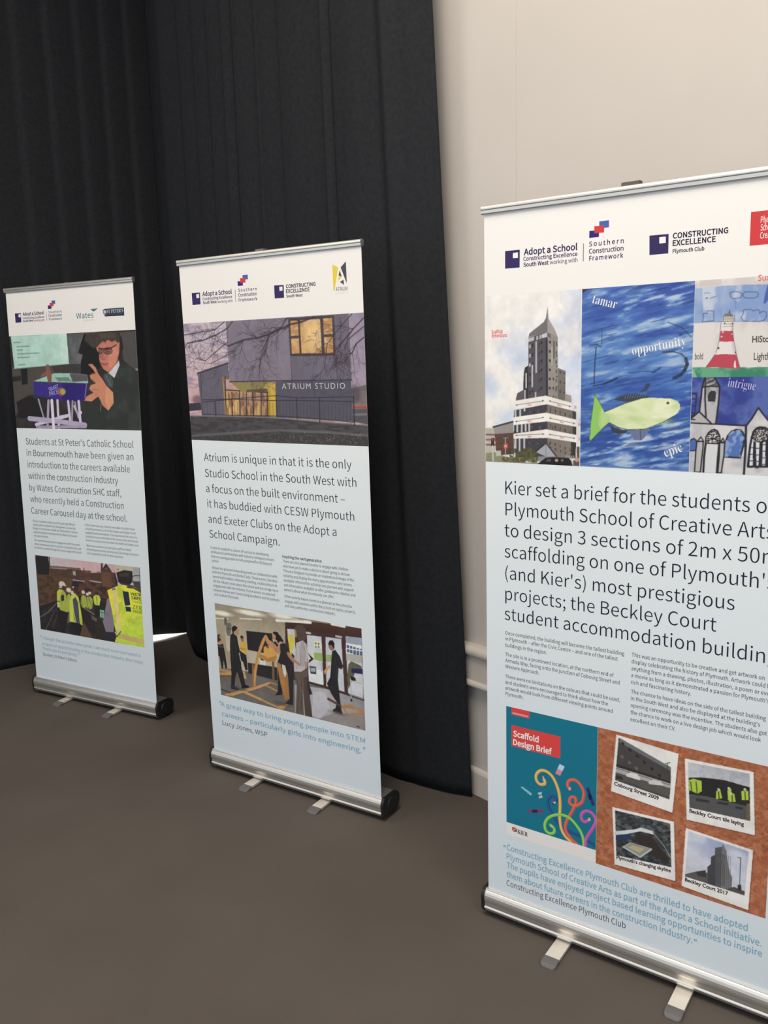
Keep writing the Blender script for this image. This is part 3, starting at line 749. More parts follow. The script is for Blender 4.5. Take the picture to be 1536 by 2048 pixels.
c.ell((344.8,543.3,23.9,17.5), (38, 38, 60)); c.poly([(322.5,529.7),(338.1,532.4),(335.9,523.4),(323.3,523.6)], (206, 198, 70)); c.ell((347.6,522.1,16.9,14.5), (60, 42, 40)); c.poly([(292.9,443.9),(308.7,481.9),(334.8,497.7),(360.7,477.4),(367.3,437.1),(377.1,355.6),(374.8,331.9),(357.9,337.5),(352.8,394),(329.9,339.2),(284.1,341.2)], HV); c.poly([(317.3,462.2),(339.8,477.7),(354.7,451),(356.3,394.4),(354.3,337.1),(333.5,339.6),(321.3,395.4)], (70, 72, 86)); c.poly([(287.7,341.6),(333.6,340.7),(374.8,331.9),(351.8,274.1),(312.8,271.5),(306.9,320.5),(285.3,280.9)], TR); c.poly([(314.2,394.5),(330,340.2),(317.7,358.5)], (60, 60, 46))
# foreground worker
c.poly([(629.8,658.8),(794.8,677.1),(789.4,584.5),(737.5,588.7),(630.1,582.4)], (152, 152, 150)); c.poly([(621.8,640.8),(640,583.4),(629.3,572.4),(621.9,586.5)], (48, 40, 40)); c.poly([(738.3,599.6),(790.7,603.1),(791.4,560.3),(748.9,570.4)], (64, 62, 62)); c.line([(789.7,675.6),(787,603.7)], 5, (70, 70, 72)); c.line([(740.1,623.2),(759.7,630),(786.4,630.3)], 5, (70, 70, 70))
c.poly([(634.2,632.2),(684.2,648.9),(740.8,650),(739.5,598.7),(717.3,576.8),(665.4,573.8),(643.5,586.3)], (40, 37, 36)); c.poly([(650.2,628.8),(696.3,638.3),(721.9,636),(714.3,620.6),(655.6,614.6)], (74, 66, 58), .6); c.poly([(620.1,644.6),(625.2,658.4),(653.6,670.9),(712.3,678.9),(744,674.6),(746,650.5),(713.6,653.7),(684.5,652.8),(650.9,637.8),(634.2,633.2)], (176, 166, 140)); c.ell((647.3,649.2,5.2,4.5), (110, 96, 76))
c.poly([(561.2,492.6),(583.8,500.2),(595.4,423.6),(597.9,373.4),(591.2,324.3),(538.4,318.8),(521,368.7),(539.5,426.9)], (118, 108, 118)); c.poly([(537.1,319.7),(592.5,324.5),(598.7,276.9),(538.1,276.2)], (42, 42, 48)); c.line([(539.1,421.8),(559.5,409.1)], 3, (90, 82, 94))
VS = [(565.5,535.7),(611.5,555.6),(652.1,570.9),(691.6,578),(748.9,570.4),(792.4,555.6),(789.8,270.8),(593.7,273.6),(609.9,309),(597.5,368.3),(586.1,447.7)]; c.grad(VS, [(176, 196, 56), (182, 204, 60), (206, 206, 52), (212, 200, 52)], 100); c.tint(VS, c.fbm(50, 40, 3, 98), (160, 182, 56), .54, .7, .8)
c.poly([(693.8,564.5),(710.9,577.1),(791.4,560.3),(790.4,545.6),(741.9,562.3),(709.7,561.3)], (66, 66, 46)); c.line([(665.7,578.7),(749.2,574.3)], 8, (60, 62, 78)); c.poly([(597.8,549.2),(621.5,556.7),(620.5,544.2),(600.2,538.5)], (110, 104, 118))
c.poly([(600,535.4),(627,543.4),(634,468.4),(641.1,351.2),(611.1,306.6),(609.2,324.1),(620.9,346),(610.8,425.5)], (206, 184, 120)); c.poly([(633.8,324.9),(704,316.7),(787.8,314.1),(787.2,287),(695.7,292.8),(617.2,300.8)], (180, 158, 96)); c.line([(610.9,304),(639.8,334.3)], 5, (52, 50, 44)); c.poly([(595.9,324.9),(620.1,335.7),(607.9,308.7)], (150, 160, 120))
c.poly([(668.2,544.4),(708.3,542.9),(714.9,476.9),(678,469.6)], (34, 44, 66)); c.poly([(680.5,467.9),(715.4,467.1),(717.5,443.5),(683.7,442.4)], (34, 42, 68))
c.line([(62.5, TB - 1), (62.5, BB)], 3, (40, 38, 38))
picture(c, 'printed_photograph', sheet, xf, 'site photo of people in hard hats and yellow vests')
g = Layer()
g.text("WE'R", [(720,526.9),(790.6,530.9)], 14, I_BLACK, off=.012); g.text('SAFE', [(721.7,507.4),(790.3,509.8)], 14.5, I_BLACK, off=.014); g.text('TOGETH', [(726.4,492.1),(789.9,494.6)], 9, I_GREEN, off=.008); g.text('ZER', [(729.2,461.3),(788.3,463.4)], 17, I_GREEN, off=.01); g.text('HAR', [(729.6,441),(788,441.7)], 16, I_GREEN, off=.01)
g.build('caption', sheet, xf)['label'] = 'lettering on the pictured yellow vest'

# --- logos
school_logo(sheet, xf, [(55.4,1894.9),(55.6,1850.2),(97.2,1850.6),(99,1895)], [(80.8,1889.3),(81.2,1874.9),(96.6,1875.2),(97,1890)], [(111.6,1883.4),(262.4,1879.8)], [(109.5,1865.9),(263.4,1863.8)], [(109.9,1851.1),(184.1,1850.7)], [(188.2,1850.6),(263.2,1850.1)], [(279.5,1894.1),(280.9,1850.9)],
            [(319.5,1942),(319.8,1926.2),(344.4,1926.4),(344.9,1943)], [(305.8,1932.2),(306.7,1915.5),(332.1,1916.7),(332.5,1932.4)], [(292.6,1922),(292.8,1904.8),(317.6,1905.6),(317.4,1921.8)], [(294.7,1885.3),(384.3,1883.9)], [(292.9,1868.6),(383.9,1867.3)], [(293.8,1851.8),(383.5,1850.7)])
g = Layer()
g.text('Wates', [(479.4,1851.2),(592.1,1850.9)], 25, I_TEAL, off=0.004); g.poly([(574.3,1890.3),(584.4,1883.7),(596.4,1878),(623.3,1891.7)], I_TEAL); g.text('CONSTRUCTION', [(525,1838),(592.9,1838.2)], 5.5, I_PALE, off=0.0, res=2)
g.build('logo', sheet, xf)['label'] = 'teal Wates lettering with a wing mark'
g = Layer()
g.poly([(663.9,1887),(663.4,1852.6),(786.5,1850.9),(787.5,1887.3)], I_CREST); g.poly([(653.7,1884.3),(654.8,1867.8),(666.2,1856),(678.3,1867.7),(677.2,1884.2)], I_GREY, .25); g.poly([(659.5,1879.8),(659.9,1870.2),(666.8,1863.8),(673.6,1870.5),(673.1,1880.1)], I_PALE, .29); g.ell((669.7,1883.7,7.4,3.5), I_CREST, .33)
g.text("ST PETER'S", [(679.4,1866.8),(781.1,1867)], 15.5, I_PALE, 'serif', off=-.002); g.text('CATHOLIC SCHOOL', [(683.7,1858.8),(779.8,1858.5)], 5.0, I_GREY, off=0.0, res=2)
g.build('logo', sheet, xf)['label'] = 'navy school name plate with a crest'
# --- lettering
g = Layer()
for t, q in (("Students at St Peter's Catholic School", [(61.3,1244),(795.4,1247.6)]), ('in Bournemouth have been given an', [(61.1,1187.1),(791,1188.9)]), ('introduction to the careers available', [(61.5,1128.4),(764.3,1130.2)]), ('within the construction industry', [(61.1,1068.9),(683,1071.9)]), ('by Wates Construction SHC staff,', [(61.6,1010.1),(698.4,1010.6)]), ('who recently held a Construction', [(61.1,949.4),(710.3,952.2)]), ('Career Carousel day at the school.', [(61.4,889),(728.4,891.2)])):
    g.text(t, q, 32, I_DARK, off=-0.004, res=4)
g.build('heading_line', sheet, xf)
g = Layer()
g.block(['150 Year 9 students rotated around through eight different', 'stations which included Project Management, Commercial,', 'Design, Pre Construction, Health and Safety, Build or Services', 'and were designed to introduce them to Wates Early Careers', 'and apprenticeships.'], [(66.1,846.9),(66.1,827.5),(66.1,808.5),(66.1,789),(66.1,770)], 0, [(372.4,852.7)], 10.6, I_GREY, off=.003)
g.block(['This event followed previous engagement with the school', 'where students were able to visit the construction site, and', 'be shown consulted through the various stages of the build.'], [(65.5,745.7),(65.5,726.1),(65.5,706.9)], 2, [(406.1,710.5)], 10.6, I_GREY, off=.003)
g.build('paragraph', sheet, xf)
g = Layer()
g.block(['At the Career Carousel, students were able to try their hand', 'at building structures out of rolls of paper and bridges out of', 'spaghetti and marshmallows. They experienced the roles of a', 'Quantity Surveyor and looked at the various tasks and hazards', 'found on a construction site within the Health and Safety room.'], [(441,851.2),(441.3,832.1),(441.5,812.8),(441.8,793.6),(442,774.3)], 0, [(770.2,850.6)], 10.6, I_GREY, off=.003)
g.block(['Wates were joined on the day by the staff from SWGA', '(Shared Apprenticeship Scheme) and Zulus Design Architects', 'and are grateful to both for their assistance.'], [(442.2,747.5),(442.5,728.1),(442.7,708.7)], 1, [(787.5,727.8)], 10.6, I_GREY, off=.003)
g.build('paragraph', sheet, xf)
g = Layer()
for t, q in (('I thought the activities were great. I am much more interested in', [(68.9,218.6),(761.7,219.9)]), ('a career or apprenticeship in the construction industry after today.', [(64,188.2),(779.9,185.2)]), ('Thank you to everybody.', [(64.1,161.6),(323.2,159.4)])): g.text(t, q, 16, I_PBLUE, off=0.004, res=3)
for u, v in [(55.6,233),(61.5,232.7),(334,175.8),(340.4,175.7)]: g.poly([(u - 1.4, v + 4), (u - 2.2, v - 4), (u + .6, v - 4), (u + 2.2, v + 4)], I_PBLUE)
g.build('quotation', sheet, xf)['label'] = 'pale blue quotation lettering'
g = Layer(); g.text("Student, St Peter's School", [(63.5,128.8),(314.6,128.4)], 16, I_DARK, off=-0.001); g.build('attribution', sheet, xf)
# ================================================================== banner 2: school building at dusk
root, sheet, xf = banner(2, 0.075)
C1, C0 = CUT[2]
WH = (250, 246, 238)
c = Canvas(0, C0, SHW, C1, 2.0, (190, 170, 182), WH)
n = c.fbm(130, 45, 4, 71); m_ = c.fbm(60, 14, 3, 72)
c.grad(c.rect(), [(80, 78, 80), (204, 154, 150), (216, 182, 184), (212, 194, 202), (200, 186, 200)], 90)
c.tint(c.rect(), n, (216, 196, 198), .5, .66, .8); c.tint(c.rect(), m_, (164, 148, 168), .54, .68, .7)
c.poly([(785.6,1783.3),(853.4,1779.6),(859,1527.4),(784.4,1528.1)], (150, 138, 160), .75)
# far houses and car on the right
c.poly([(784.2,1523.4),(850.9,1537.7),(853.4,1400.7),(784.4,1409.4)], (128, 116, 116)); c.poly([(785.2,1521),(853.8,1537.7),(854.1,1520.4),(784.6,1509.2)], (112, 104, 112)); c.poly([(787.4,1471.3),(854.3,1472.3),(853.6,1457.3),(786.7,1457.1)], (156, 120, 116)); c.line([(795.6,1460),(853.7,1459.2)], 7, (176, 84, 76)); c.poly([(786.5,1452.3),(855.7,1452.6),(853.4,1400.7),(784.4,1409.4)], (92, 90, 98)); c.line([(785.6,1433.3),(854.9,1436.1)], 8, (126, 122, 128)); c.ell((800.7,1504.4,23.1,28.2), (90, 84, 86), .8, .3)
c.ell((45.8,1484.3,25.8,16.0), (120, 84, 84), .7, .4); c.poly([(-0.5,1469.9),(74.2,1473.6),(71.4,1444.3),(-3.7,1438.5)], (66, 62, 68))
# building
c.poly([(58.2,1586.7),(220.7,1622.9),(225,1552.9),(202.2,1572.3),(186.5,1570),(190.9,1422.8),(65.5,1421.8)], (108, 103, 116)); c.line([(58.2,1586.7),(220.7,1622.9)], 7, (74, 68, 78)); c.line([(74.4,1587.5),(69.3,1422.9)], 5, (84, 80, 92))
c.poly([(186.5,1571),(221.4,1575.6),(225,1552.9),(414.7,1550.6),(453.9,1550.1),(444.5,1419.8),(190.9,1422.8)], (120, 104, 96))
c.poly([(198,1564.6),(225.6,1559.1),(277.5,1517.4),(411.8,1511.5),(405.4,1425.5),(193.9,1424.9)], (206, 160, 112)); c.poly([(198.9,1559.5),(225,1552.9),(263.7,1517.5),(197.8,1523.2)], (198, 160, 158))
for q in ([(203.9,1512.7),(221.5,1512.6),(215.5,1429.3),(198.6,1429.1)], [(233.7,1491.8),(261.5,1491.8),(256.6,1434.8),(230.5,1439.8)], [(291.6,1481.4),(301.9,1481.4),(297.5,1427.3),(287.2,1427.2)], [(357,1491.5),(370.4,1491.4),(365.5,1427.8),(352,1427.7)]): c.poly(q, (230, 186, 110), .9)
for q in ([(242.4,1512.5),(269.9,1509.8),(268,1486.6),(240.2,1486.6)], [(324.5,1506.9),(391.4,1504),(389.3,1476.2),(322,1476.2)], [(276.6,1507.1),(317.7,1506.9),(313.9,1460.8),(272.7,1460.7)]): c.poly(q, (176, 138, 130), .8)
c.tint([(200.6,1515.3),(411.8,1511.5),(405.4,1426.5),(193.9,1424.9)], c.fbm(12, 30, 3, 75), (146, 104, 76), .52, .66, .9)
for q in ([(202.2,1572.3),(193.8,1423.9)], [(270.4,1514.9),(265.7,1427)], [(335.7,1511.9),(332.9,1426)], [(406.5,1511.5),(404,1425.5)], [(232,1512.6),(227,1432)], [(304.5,1512.1),(299.1,1429.9)], [(377.3,1511.7),(372.2,1427.8)]): c.line(q, 5, (72, 62, 60))
c.line([(197.7,1522.1),(411.8,1511.5)], 5, (74, 64, 62)); c.line([(190,1569.9),(192.4,1423.8)], 7, (176, 140, 84))
c.poly([(225.1,1554),(446.3,1553.2),(410.1,1524),(304.5,1512.1),(277.3,1515.4)], (152, 138, 86)); c.poly([(400.9,1541.7),(446.3,1553.2),(410.1,1524),(372.7,1520.8)], (198, 168, 84), .9); c.poly([(305.3,1522.3),(407.6,1526.6),(398.8,1514.1),(304.5,1512.1)], (104, 92, 66))
c.grad([(412,1531.6),(448.5,1547.2),(443.3,1420.8),(406.5,1422.5)], [(190, 160, 60), (224, 186, 66), (206, 172, 78)], 0)
c.poly([(448.8,1551.1),(786.9,1554.4),(789.1,1410.4),(444.5,1419.8)], (92, 90, 102))
for k in range(26): c.line([(a + k * 13.4, v) for a, v in [(460.4,1550),(455.6,1419.9)]], 1.4, (82, 80, 92), .7)
c.poly([(222.8,1779.2),(526.1,1778),(526.8,1555.1),(225,1552.9)], (136, 126, 140)); c.poly([(524.9,1778.1),(788.3,1780.4),(790.4,1554.4),(526.8,1555.1)], (116, 110, 124))
for k in range(22): c.line([(a + k * 12.2, v) for a, v in [(234.4,1777.7),(235.6,1553.8)]], 1.2, (120, 111, 123), .8)
c.poly([(400.3,1621.7),(485,1624.6),(518.5,1555.2),(401.8,1554.2)], (148, 136, 146), .35); c.line([(526.1,1778),(526.8,1555.1)], 3, (86, 80, 92)); c.line([(727.1,1772.5),(728.3,1554.3)], 3, (98, 92, 106)); c.line([(223.6,1552.9),(526.7,1554.1),(790.4,1554.4)], 5, (74, 70, 80))
for k in range(12): c.line([(a + k * 14.6, v) for a, v in [(540,1640.2),(538.8,1555.9)]], 1.2, (104, 98, 112), .8)
WIN = [(528.1,1770.3),(722.3,1771.9),(721.2,1643.2),(528.4,1645.9)]; c.poly(WIN, (222, 178, 118)); c.tint(WIN, c.fbm(50, 50, 4, 78), (196, 142, 84), .46, .62, .9); c.ell((628.3,1716.3,36.2,42.4), (246, 208, 140), .8, .6); c.tint(WIN, c.fbm(30, 12, 3, 79), (226, 196, 160), .58, .68, .7)
for q, w in ((WIN + WIN[:1], 9), ([(571.7,1771),(572.3,1645.6)], 9), ([(672.6,1771.6),(673.6,1643.6)], 13), ([(526.3,1707.9),(572.6,1709)], 10), ([(671.3,1707.9),(722.4,1708.7)], 10)): c.line(q, w, (84, 72, 76))
c.line([(529.8,1646.8),(722.4,1643.2)], 8, (76, 66, 70))
# ground, bank and railings
c.poly([(2,1421.3),(199.4,1422.8),(457.5,1418.9),(646.6,1407.9),(789.8,1399.9),(858.8,1395.1),(861.1,1315.4),(-9,1313.1)], (86, 82, 84)); c.tint([(2,1421.3),(457.5,1418.9),(858.8,1395.1),(861.1,1315.4),(-9,1313.1)], c.fbm(40, 8, 4, 81), (68, 65, 66), .5, .62, .9)
c.line([(9.5,1420.2),(199.3,1421.8),(457.4,1417.9),(646.5,1406.9),(789.8,1400.9)], 4, (134, 130, 136)); c.line([(5.1,1340.8),(250.2,1358.9),(467.3,1372.5),(674.9,1370.1),(857.4,1362)], 9, (112, 108, 110), .8); c.poly([(4.6,1335.3),(249.6,1352.1),(466.7,1364.4),(674.6,1363.3),(857.1,1355.8),(861.1,1315.4),(-1.4,1313.3)], (70, 67, 66)); c.tint([(4.6,1335.3),(466.7,1364.4),(857.1,1355.8),(861.1,1315.4),(-1.4,1313.3)], c.fbm(9, 5, 3, 82), (96, 92, 90), .55, .66, .7)
for k in range(24): c.ell((RND.uniform(500, 840), RND.uniform(C0 + 8, C0 + 45), 2, 1.4), (176, 172, 170), .8)
FE = (58, 54, 62)
for q in ([(75.2,1483.8),(233.3,1487.7),(450.3,1500.2),(546,1491.9),(797.4,1495.9)], [(78.1,1475.2),(233.2,1486.6),(448.9,1481.2),(545.3,1482.1),(796.6,1479.9)], [(73.4,1427.2),(199.6,1424.9),(457.9,1424.9),(647.1,1416.7),(793.1,1407.1)]): c.line(q, 3.5, FE, .85)
for k in range(46):
    t = k / 45; a = [(81.7,1475.2),(796.6,1479.9)]; b_ = [(80.6,1425.6),(793.2,1409.5)]
    p = (a[0][0] + (a[1][0] - a[0][0]) * t, a[0][1]); q = (b_[0][0] + (b_[1][0] - b_[0][0]) * t, b_[0][1] + (b_[1][1] - b_[0][1]) * t * t)
    c.line([p, q], 1.6, FE, .7)
for q in ([(140.2,1478.9),(139.4,1423.4)], [(229.9,1488.7),(227.7,1423.1)], [(336.1,1499.7),(334.1,1423.9)], [(449,1500.2),(447.3,1422.8)], [(543.5,1492.9),(542.3,1416.7)], [(646.6,1492.6),(644.1,1406.9)], [(794.5,1496.9),(795.4,1395.2)]): c.line(q, 5, FE, .9)
# bare branches
BR = (66, 56, 62)
def branch(p, ang, ln_, w, depth):
    pts = [p]; a = ang
    for k in range(5):
        a += RND.uniform(-0.22, 0.22)
        p = (p[0] + math.cos(a) * ln_ / 5, p[1] + math.sin(a) * ln_ / 5); pts.append(p)
        if depth > 0 and k > 0 and RND.random() < 0.75: branch(p, a + RND.choice((-1, 1)) * RND.uniform(.4, .9), ln_ * RND.uniform(.4, .65), w * .6, depth - 1)
    for i in range(5): c.line(pts[i:i + 2], max(w * (1 - .12 * i), 1.1), BR, .65)
c.setclip([(0, C0), (SHW, C0), (SHW, C1), (0, C1)])
for q, w in (([(637.9,1774.3),(582.1,1760),(532,1753.8),(480.3,1737.8),(427.6,1722),(374.3,1711.8),(307,1706.9),(229.9,1686.9)], 7), ([(521.1,1778.3),(490.4,1746.1),(460.7,1732.8)], 5), ([(433.9,1719.3),(404.9,1681),(385,1637),(375.7,1602.3)], 4.5), ([(258.5,1777.5),(228.8,1752.7),(170.7,1729.8),(97.6,1712.1),(16.2,1704.6)], 5), ([(217.1,1777.5),(165.6,1750.4),(115.2,1744.9),(4.7,1736.5)], 4), ([(426.3,1704.9),(413.6,1665.9),(403,1656.4)], 3), ([(227.7,1702.2),(172.6,1673.5),(104.4,1634),(61.9,1645.5)], 3.5), ([(306.8,1705.4),(255.7,1665.8),(132.2,1622.9)], 3)):
    c.line(q, w, BR, .8)
    for i in range(1, len(q)):
        for s in range(2):
            a = math.atan2(q[i][1] - q[i - 1][1], q[i][0] - q[i - 1][0]) + RND.choice((-1, 1)) * RND.uniform(.3, .9)
            branch(q[i], a, RND.uniform(50, 110), w * .5, 2)
for q, w in (([(849.8,1761.7),(805.7,1727.4),(751.3,1678.7),(720.5,1651.7)], 5), ([(849.7,1698.1),(814.7,1676.5),(795.9,1644.7)], 5), ([(802.4,1776.9),(754.4,1738.9),(692.4,1680.8),(675.9,1600.8)], 3.5), ([(851.4,1734.5),(781,1691.5)], 4)):
    c.line(q, w, BR, .8)
    for i in range(1, len(q)):
        for s in range(3):
            a = math.atan2(q[i][1] - q[i - 1][1], q[i][0] - q[i - 1][0]) + RND.choice((-1, 1)) * RND.uniform(.3, 1.1)
            branch(q[i], a, RND.uniform(50, 110), w * .5, 2)
c.setclip(None)
picture(c, 'printed_photograph', sheet, xf, 'dusk photo of a grey school building behind bare branches')
g = Layer(); g.text('ATRIUM STUDIO', [(478.5,1523.5),(761.5,1524.5)], 20, ink('sign_grey_ink', (0.52, 0.50, 0.53)), 'gill', off=0.0, spacing=1.25); g.build('caption', sheet, xf)['label'] = 'pale ATRIUM STUDIO lettering on the pictured wall'

# --- workshop photograph
TB, BB = 654.9, 256.6
WH2 = (226, 221, 215)
c = Canvas(62.5, BB, 789.9, TB, 2.0, (176, 164, 138), WH2)
c.grad(c.rect(), [(150, 140, 118), (190, 176, 148), (186, 172, 146), (140, 126, 106)], 90)
c.poly([(62.6,656.3),(194.7,655.6),(457,655.9),(455.3,630.6),(63.4,587.6)], (152, 140, 120))
for e in ((100.7,615.9,49.0,9.4), (251.3,639.2,65.8,9.8)): c.ell(e, (250, 240, 212), 1, .5)
c.ell((422.5,649.9,58.5,11.7), (246, 238, 214), .9, .5)
for q in ([(63.6,589.8),(130.5,597.8)], [(196.2,607.9),(309.6,620.1)]): c.line(q, 5, (216, 208, 190))
c.poly([(63.3,586.5),(115.9,593.6),(110.7,536.4),(112.2,456.1),(132.6,459.4),(125.8,381.9),(60.9,370.9)], (164, 150, 124))
c.line([(117.3,593.8),(115.6,574.8)], 14, (96, 90, 82)); c.poly([(118.3,573),(126,579.6),(146.1,581.2),(147.8,568.3),(138.5,527.1),(123.8,522.7),(116,537.1)], (112, 106, 100)); c.poly([(119.6,555.4),(142.6,557.6),(142.3,554.2),(119.3,552)], (76, 72, 68))
# floor
c.poly([(61.1,373.2),(125.8,381.9),(247.8,389.3),(267.4,392.7),(438.8,387.7),(432.3,291),(56,253.1)], (104, 98, 90)); c.poly([(63.1,305.2),(380.8,433),(572.1,396.8),(795.2,380.8),(789.5,253.3),(544.5,252.8),(58.3,252.6)], (108, 102, 96))
c.grad([(462.3,377),(609,387.6),(792.3,380.2),(789.6,255.9),(538.4,256.9),(454.3,256.3)], [(146, 140, 140), (176, 172, 176), (138, 132, 134)], 35); c.poly([(551.4,366.5),(608.2,374.3),(629.8,317.8),(582.9,260.6),(538.7,262.4)], (196, 192, 198), .7); c.poly([(653.6,301.3),(792.2,313.4),(789.6,255.9),(563.6,254)], (128, 116, 106), .6)
# glazed doors on the right
c.poly([(430.7,628.4),(543.4,645.5),(790.5,658.2),(786.4,379.1),(609.1,390.3),(530.9,394.7),(417.9,396.1)], (72, 50, 44))
c.grad([(433.8,626.8),(543.5,647.1),(789.3,657.1),(789,626.2),(621.8,611.9),(432,600.2)], [(60, 44, 40), (86, 54, 46)], 90)
c.line([(388.2,627.9),(498.8,639.4),(555.7,643.6)], 11, (232, 226, 212)); c.line([(655.6,652.4),(714.2,651.5)], 10, (226, 220, 206)); c.line([(395.2,634.1),(550,651.1)], 4, (190, 182, 166))
GL = (196, 198, 204)
for q in ([(439.9,601.3),(476.2,604.9),(473.1,491.1),(445.9,518.6),(440,565.4)], [(534.9,591),(603.6,594.8),(603.4,398.2),(533.1,399.3)], [(624,596.8),(696.7,600.5),(700.9,393),(616.9,397)], [(717,614.1),(788.6,618.2),(784.8,382.9),(718.5,384.4)]): c.poly(q, GL)
c.poly([(441.1,581.4),(470.7,580.5),(472.8,554.5),(450.3,487.4),(445.5,513.2)], (216, 196, 60)); c.poly([(533.2,542.7),(605.5,564.2),(605,491.6),(534.3,479.9)], (206, 204, 196), .8); c.poly([(567.1,573.9),(601.3,576.5),(600.9,548),(567.2,545.4)], (226, 214, 180)); 
for e in ((575.8,563.8,5.0,5.2), (589.5,564.9,5.0,5.2), (575.0,550.2,5.0,4.2), (588.8,552.3,5.0,4.2)): c.ell(e, (120, 130, 140))
c.poly([(564.2,526.7),(604.7,528.9),(605.3,496.8),(565.6,497.6)], (152, 172, 96)); c.poly([(621.9,528),(647.6,529.6),(647.4,503.7),(622.6,497.1)], (150, 170, 98)); c.poly([(536.8,459.3),(604.5,460.2),(603.4,398.2),(534.4,399.6)], (220, 222, 226)); c.poly([(538.6,467.5),(572.1,470.4),(571.5,438.8),(543,436.6)], (72, 76, 82)); c.poly([(544.5,460.5),(568.5,463),(567.7,448.7),(544.9,445.8)], (160, 164, 170))
c.poly([(716.9,588.8),(787.3,589.5),(787.3,551.9),(716,548.1)], (226, 228, 232)); 
for k in range(5): c.poly([(a + k * 14.5, v - k * 1.5) for a, v in [(720.1,581.7),(731.9,582),(731.7,553.1),(719.8,552.8)]], (84, 98, 128))
c.line([(717,567),(787.6,569.5)], 4, (226, 228, 232)); c.poly([(718.1,612.8),(788.6,617.2),(787.9,589.6),(716.9,588.3)], (150, 158, 172)); c.poly([(716,548.1),(787.3,550.9),(787.1,521.6),(715.8,520.1)], (176, 172, 160)); c.poly([(722.8,470.1),(787.8,473.7),(785.1,389.1),(721.7,387.5)], (206, 206, 212))
for q, w in (([(531.1,599.8),(551.8,600.2)], 8), ([(673.1,607.6),(697,607.6)], 8)): c.line(q, w, (190, 180, 170))
c.line([(598,498.2),(598,456.5)], 4, (176, 172, 168)); c.line([(625.1,497.5),(624.4,463.6)], 4, (176, 172, 168))
c.line([(533.1,399.3),(609.4,395.6),(700.7,387.8),(787,379.2)], 10, (66, 48, 46))
# trolley
c.poly([(724.6,506.2),(737.2,521),(775,512),(783.6,508.4),(787,481.1),(752.9,480.4),(742.7,453.1),(719.7,407.8),(715.7,448.4)], (96, 92, 74)); c.poly([(735.8,492.8),(787.8,499),(788,478.8),(737.9,475.3)], (40, 40, 90)); c.poly([(731.3,461.3),(751.9,459.8),(757.3,448),(733.2,440.1)], (34, 32, 36)); c.line([(730.8,451),(730.9,368.6)], 4, (180, 178, 180)); c.line([(730.4,443.2),(787.5,440.6)], 5, (200, 190, 180)); c.line([(724.7,388.1),(784.7,381.4)], 4, (150, 148, 150)); c.ell((731.4,366.1,4.8,6.3), (40, 40, 44))
# screen, side table, people, timber
c.poly([(226.2,561),(358.9,569.9),(312.5,481.2),(227.4,480.9)], (40, 37, 40)); c.poly([(225.7,560.9),(362.1,570.8),(364,487.3),(227.4,480.9)], (42, 39, 42))
c.poly([(224.2,476),(279.7,479.3),(317.6,477.7),(320.4,424.8),(280.8,423.6),(220.1,425.6)], (186, 174, 150)); c.poly([(288.8,455.6),(316.5,462.3),(320.5,425.9),(287.8,425.9)], (216, 208, 192)); c.ell((302.2,453.4,11.0,5.5), (50, 46, 46)); c.poly([(222.9,426.1),(376,433),(374.6,376.3),(222,380.4)], (46, 42, 44))
SK = (186, 132, 98); TM = (186, 134, 74); TM2 = (148, 102, 54); BLK = (40, 38, 40)
c.line([(65,367),(133.3,369.6)], 12, (176, 132, 84)); c.line([(63.3,348.5),(129.8,362.3)], 12, (190, 146, 96)); c.line([(62.5,340.3),(169,353.3)], 9, (120, 84, 52)); c.poly([(188.4,381.3),(202.8,384.9),(211.4,354),(194.5,353.3)], (200, 160, 100))
# far-left seated person
c.poly([(65.8,518.6),(77.9,524.9),(87.2,515),(82.6,496.4),(94.4,482.5),(97.7,471.8),(61.1,468.4)], (52, 42, 40)); c.ell((81.1,511.9,6.5,7.9), (160, 116, 92)); c.poly([(64.3,486.9),(87.2,499.4),(93.3,486.8),(76.5,477.5),(64.9,478)], SK); c.poly([(62.5,467.5),(97.6,470.7),(104.1,430.1),(108.4,381.2),(96.4,376.9),(90.9,412.2),(84.6,374.9),(76,375.7),(69,426.7),(61.5,425.5)], BLK)
# yellow shirt person
c.ell((201.6,523.2,9.0,12.9), (150, 106, 82)); c.ell((200.3,530.7,8.5,6.2), (46, 36, 34)); c.poly([(186,503.2),(196.4,510.3),(213.3,511.8),(222.2,502.1),(224.8,482.7),(217.3,459.5),(190.2,470.7),(183,485.1)], (216, 170, 62)); c.poly([(185.7,483.3),(202.6,484.8),(219.2,483),(216,478.1),(187.9,475.8)], SK); c.poly([(184.6,470.9),(218.4,456.4),(220.4,429),(220.3,393.5),(208.7,389.3),(197.7,425.3),(186.6,427.9)], BLK)
# standing boy in black
c.ell((173.2,552.0,11.4,17.8), SK); c.poly([(146.8,557.1),(153.5,569.1),(168,573.8),(181.6,567.5),(169.1,553.7),(160.2,548),(157.6,534.3),(151,540)], (34, 30, 32)); c.poly([(137.1,526.9),(151,540),(167.4,533.6),(175.4,528.1),(177.6,504.1),(183.7,476.3),(186.6,427.9),(188.1,394.7),(195.8,369.2),(203.3,323.5),(182.5,310.7),(169.4,357.9),(162.5,376.9),(150.2,350),(142.1,305.6),(121.6,301.9),(129.8,362.3),(129.6,425.3),(131.6,481.6)], BLK); c.poly([(121.6,301.9),(142.5,310.2),(168.9,301.4),(164.2,296),(122.4,294)], (28, 26, 28)); c.poly([(179.8,312.4),(203.7,328),(224.4,323.9),(219.7,317.5),(180.7,307)], (28, 26, 28)); c.line([(180.7,458.1),(186.6,427.9)], 5, (190, 186, 180), .8)
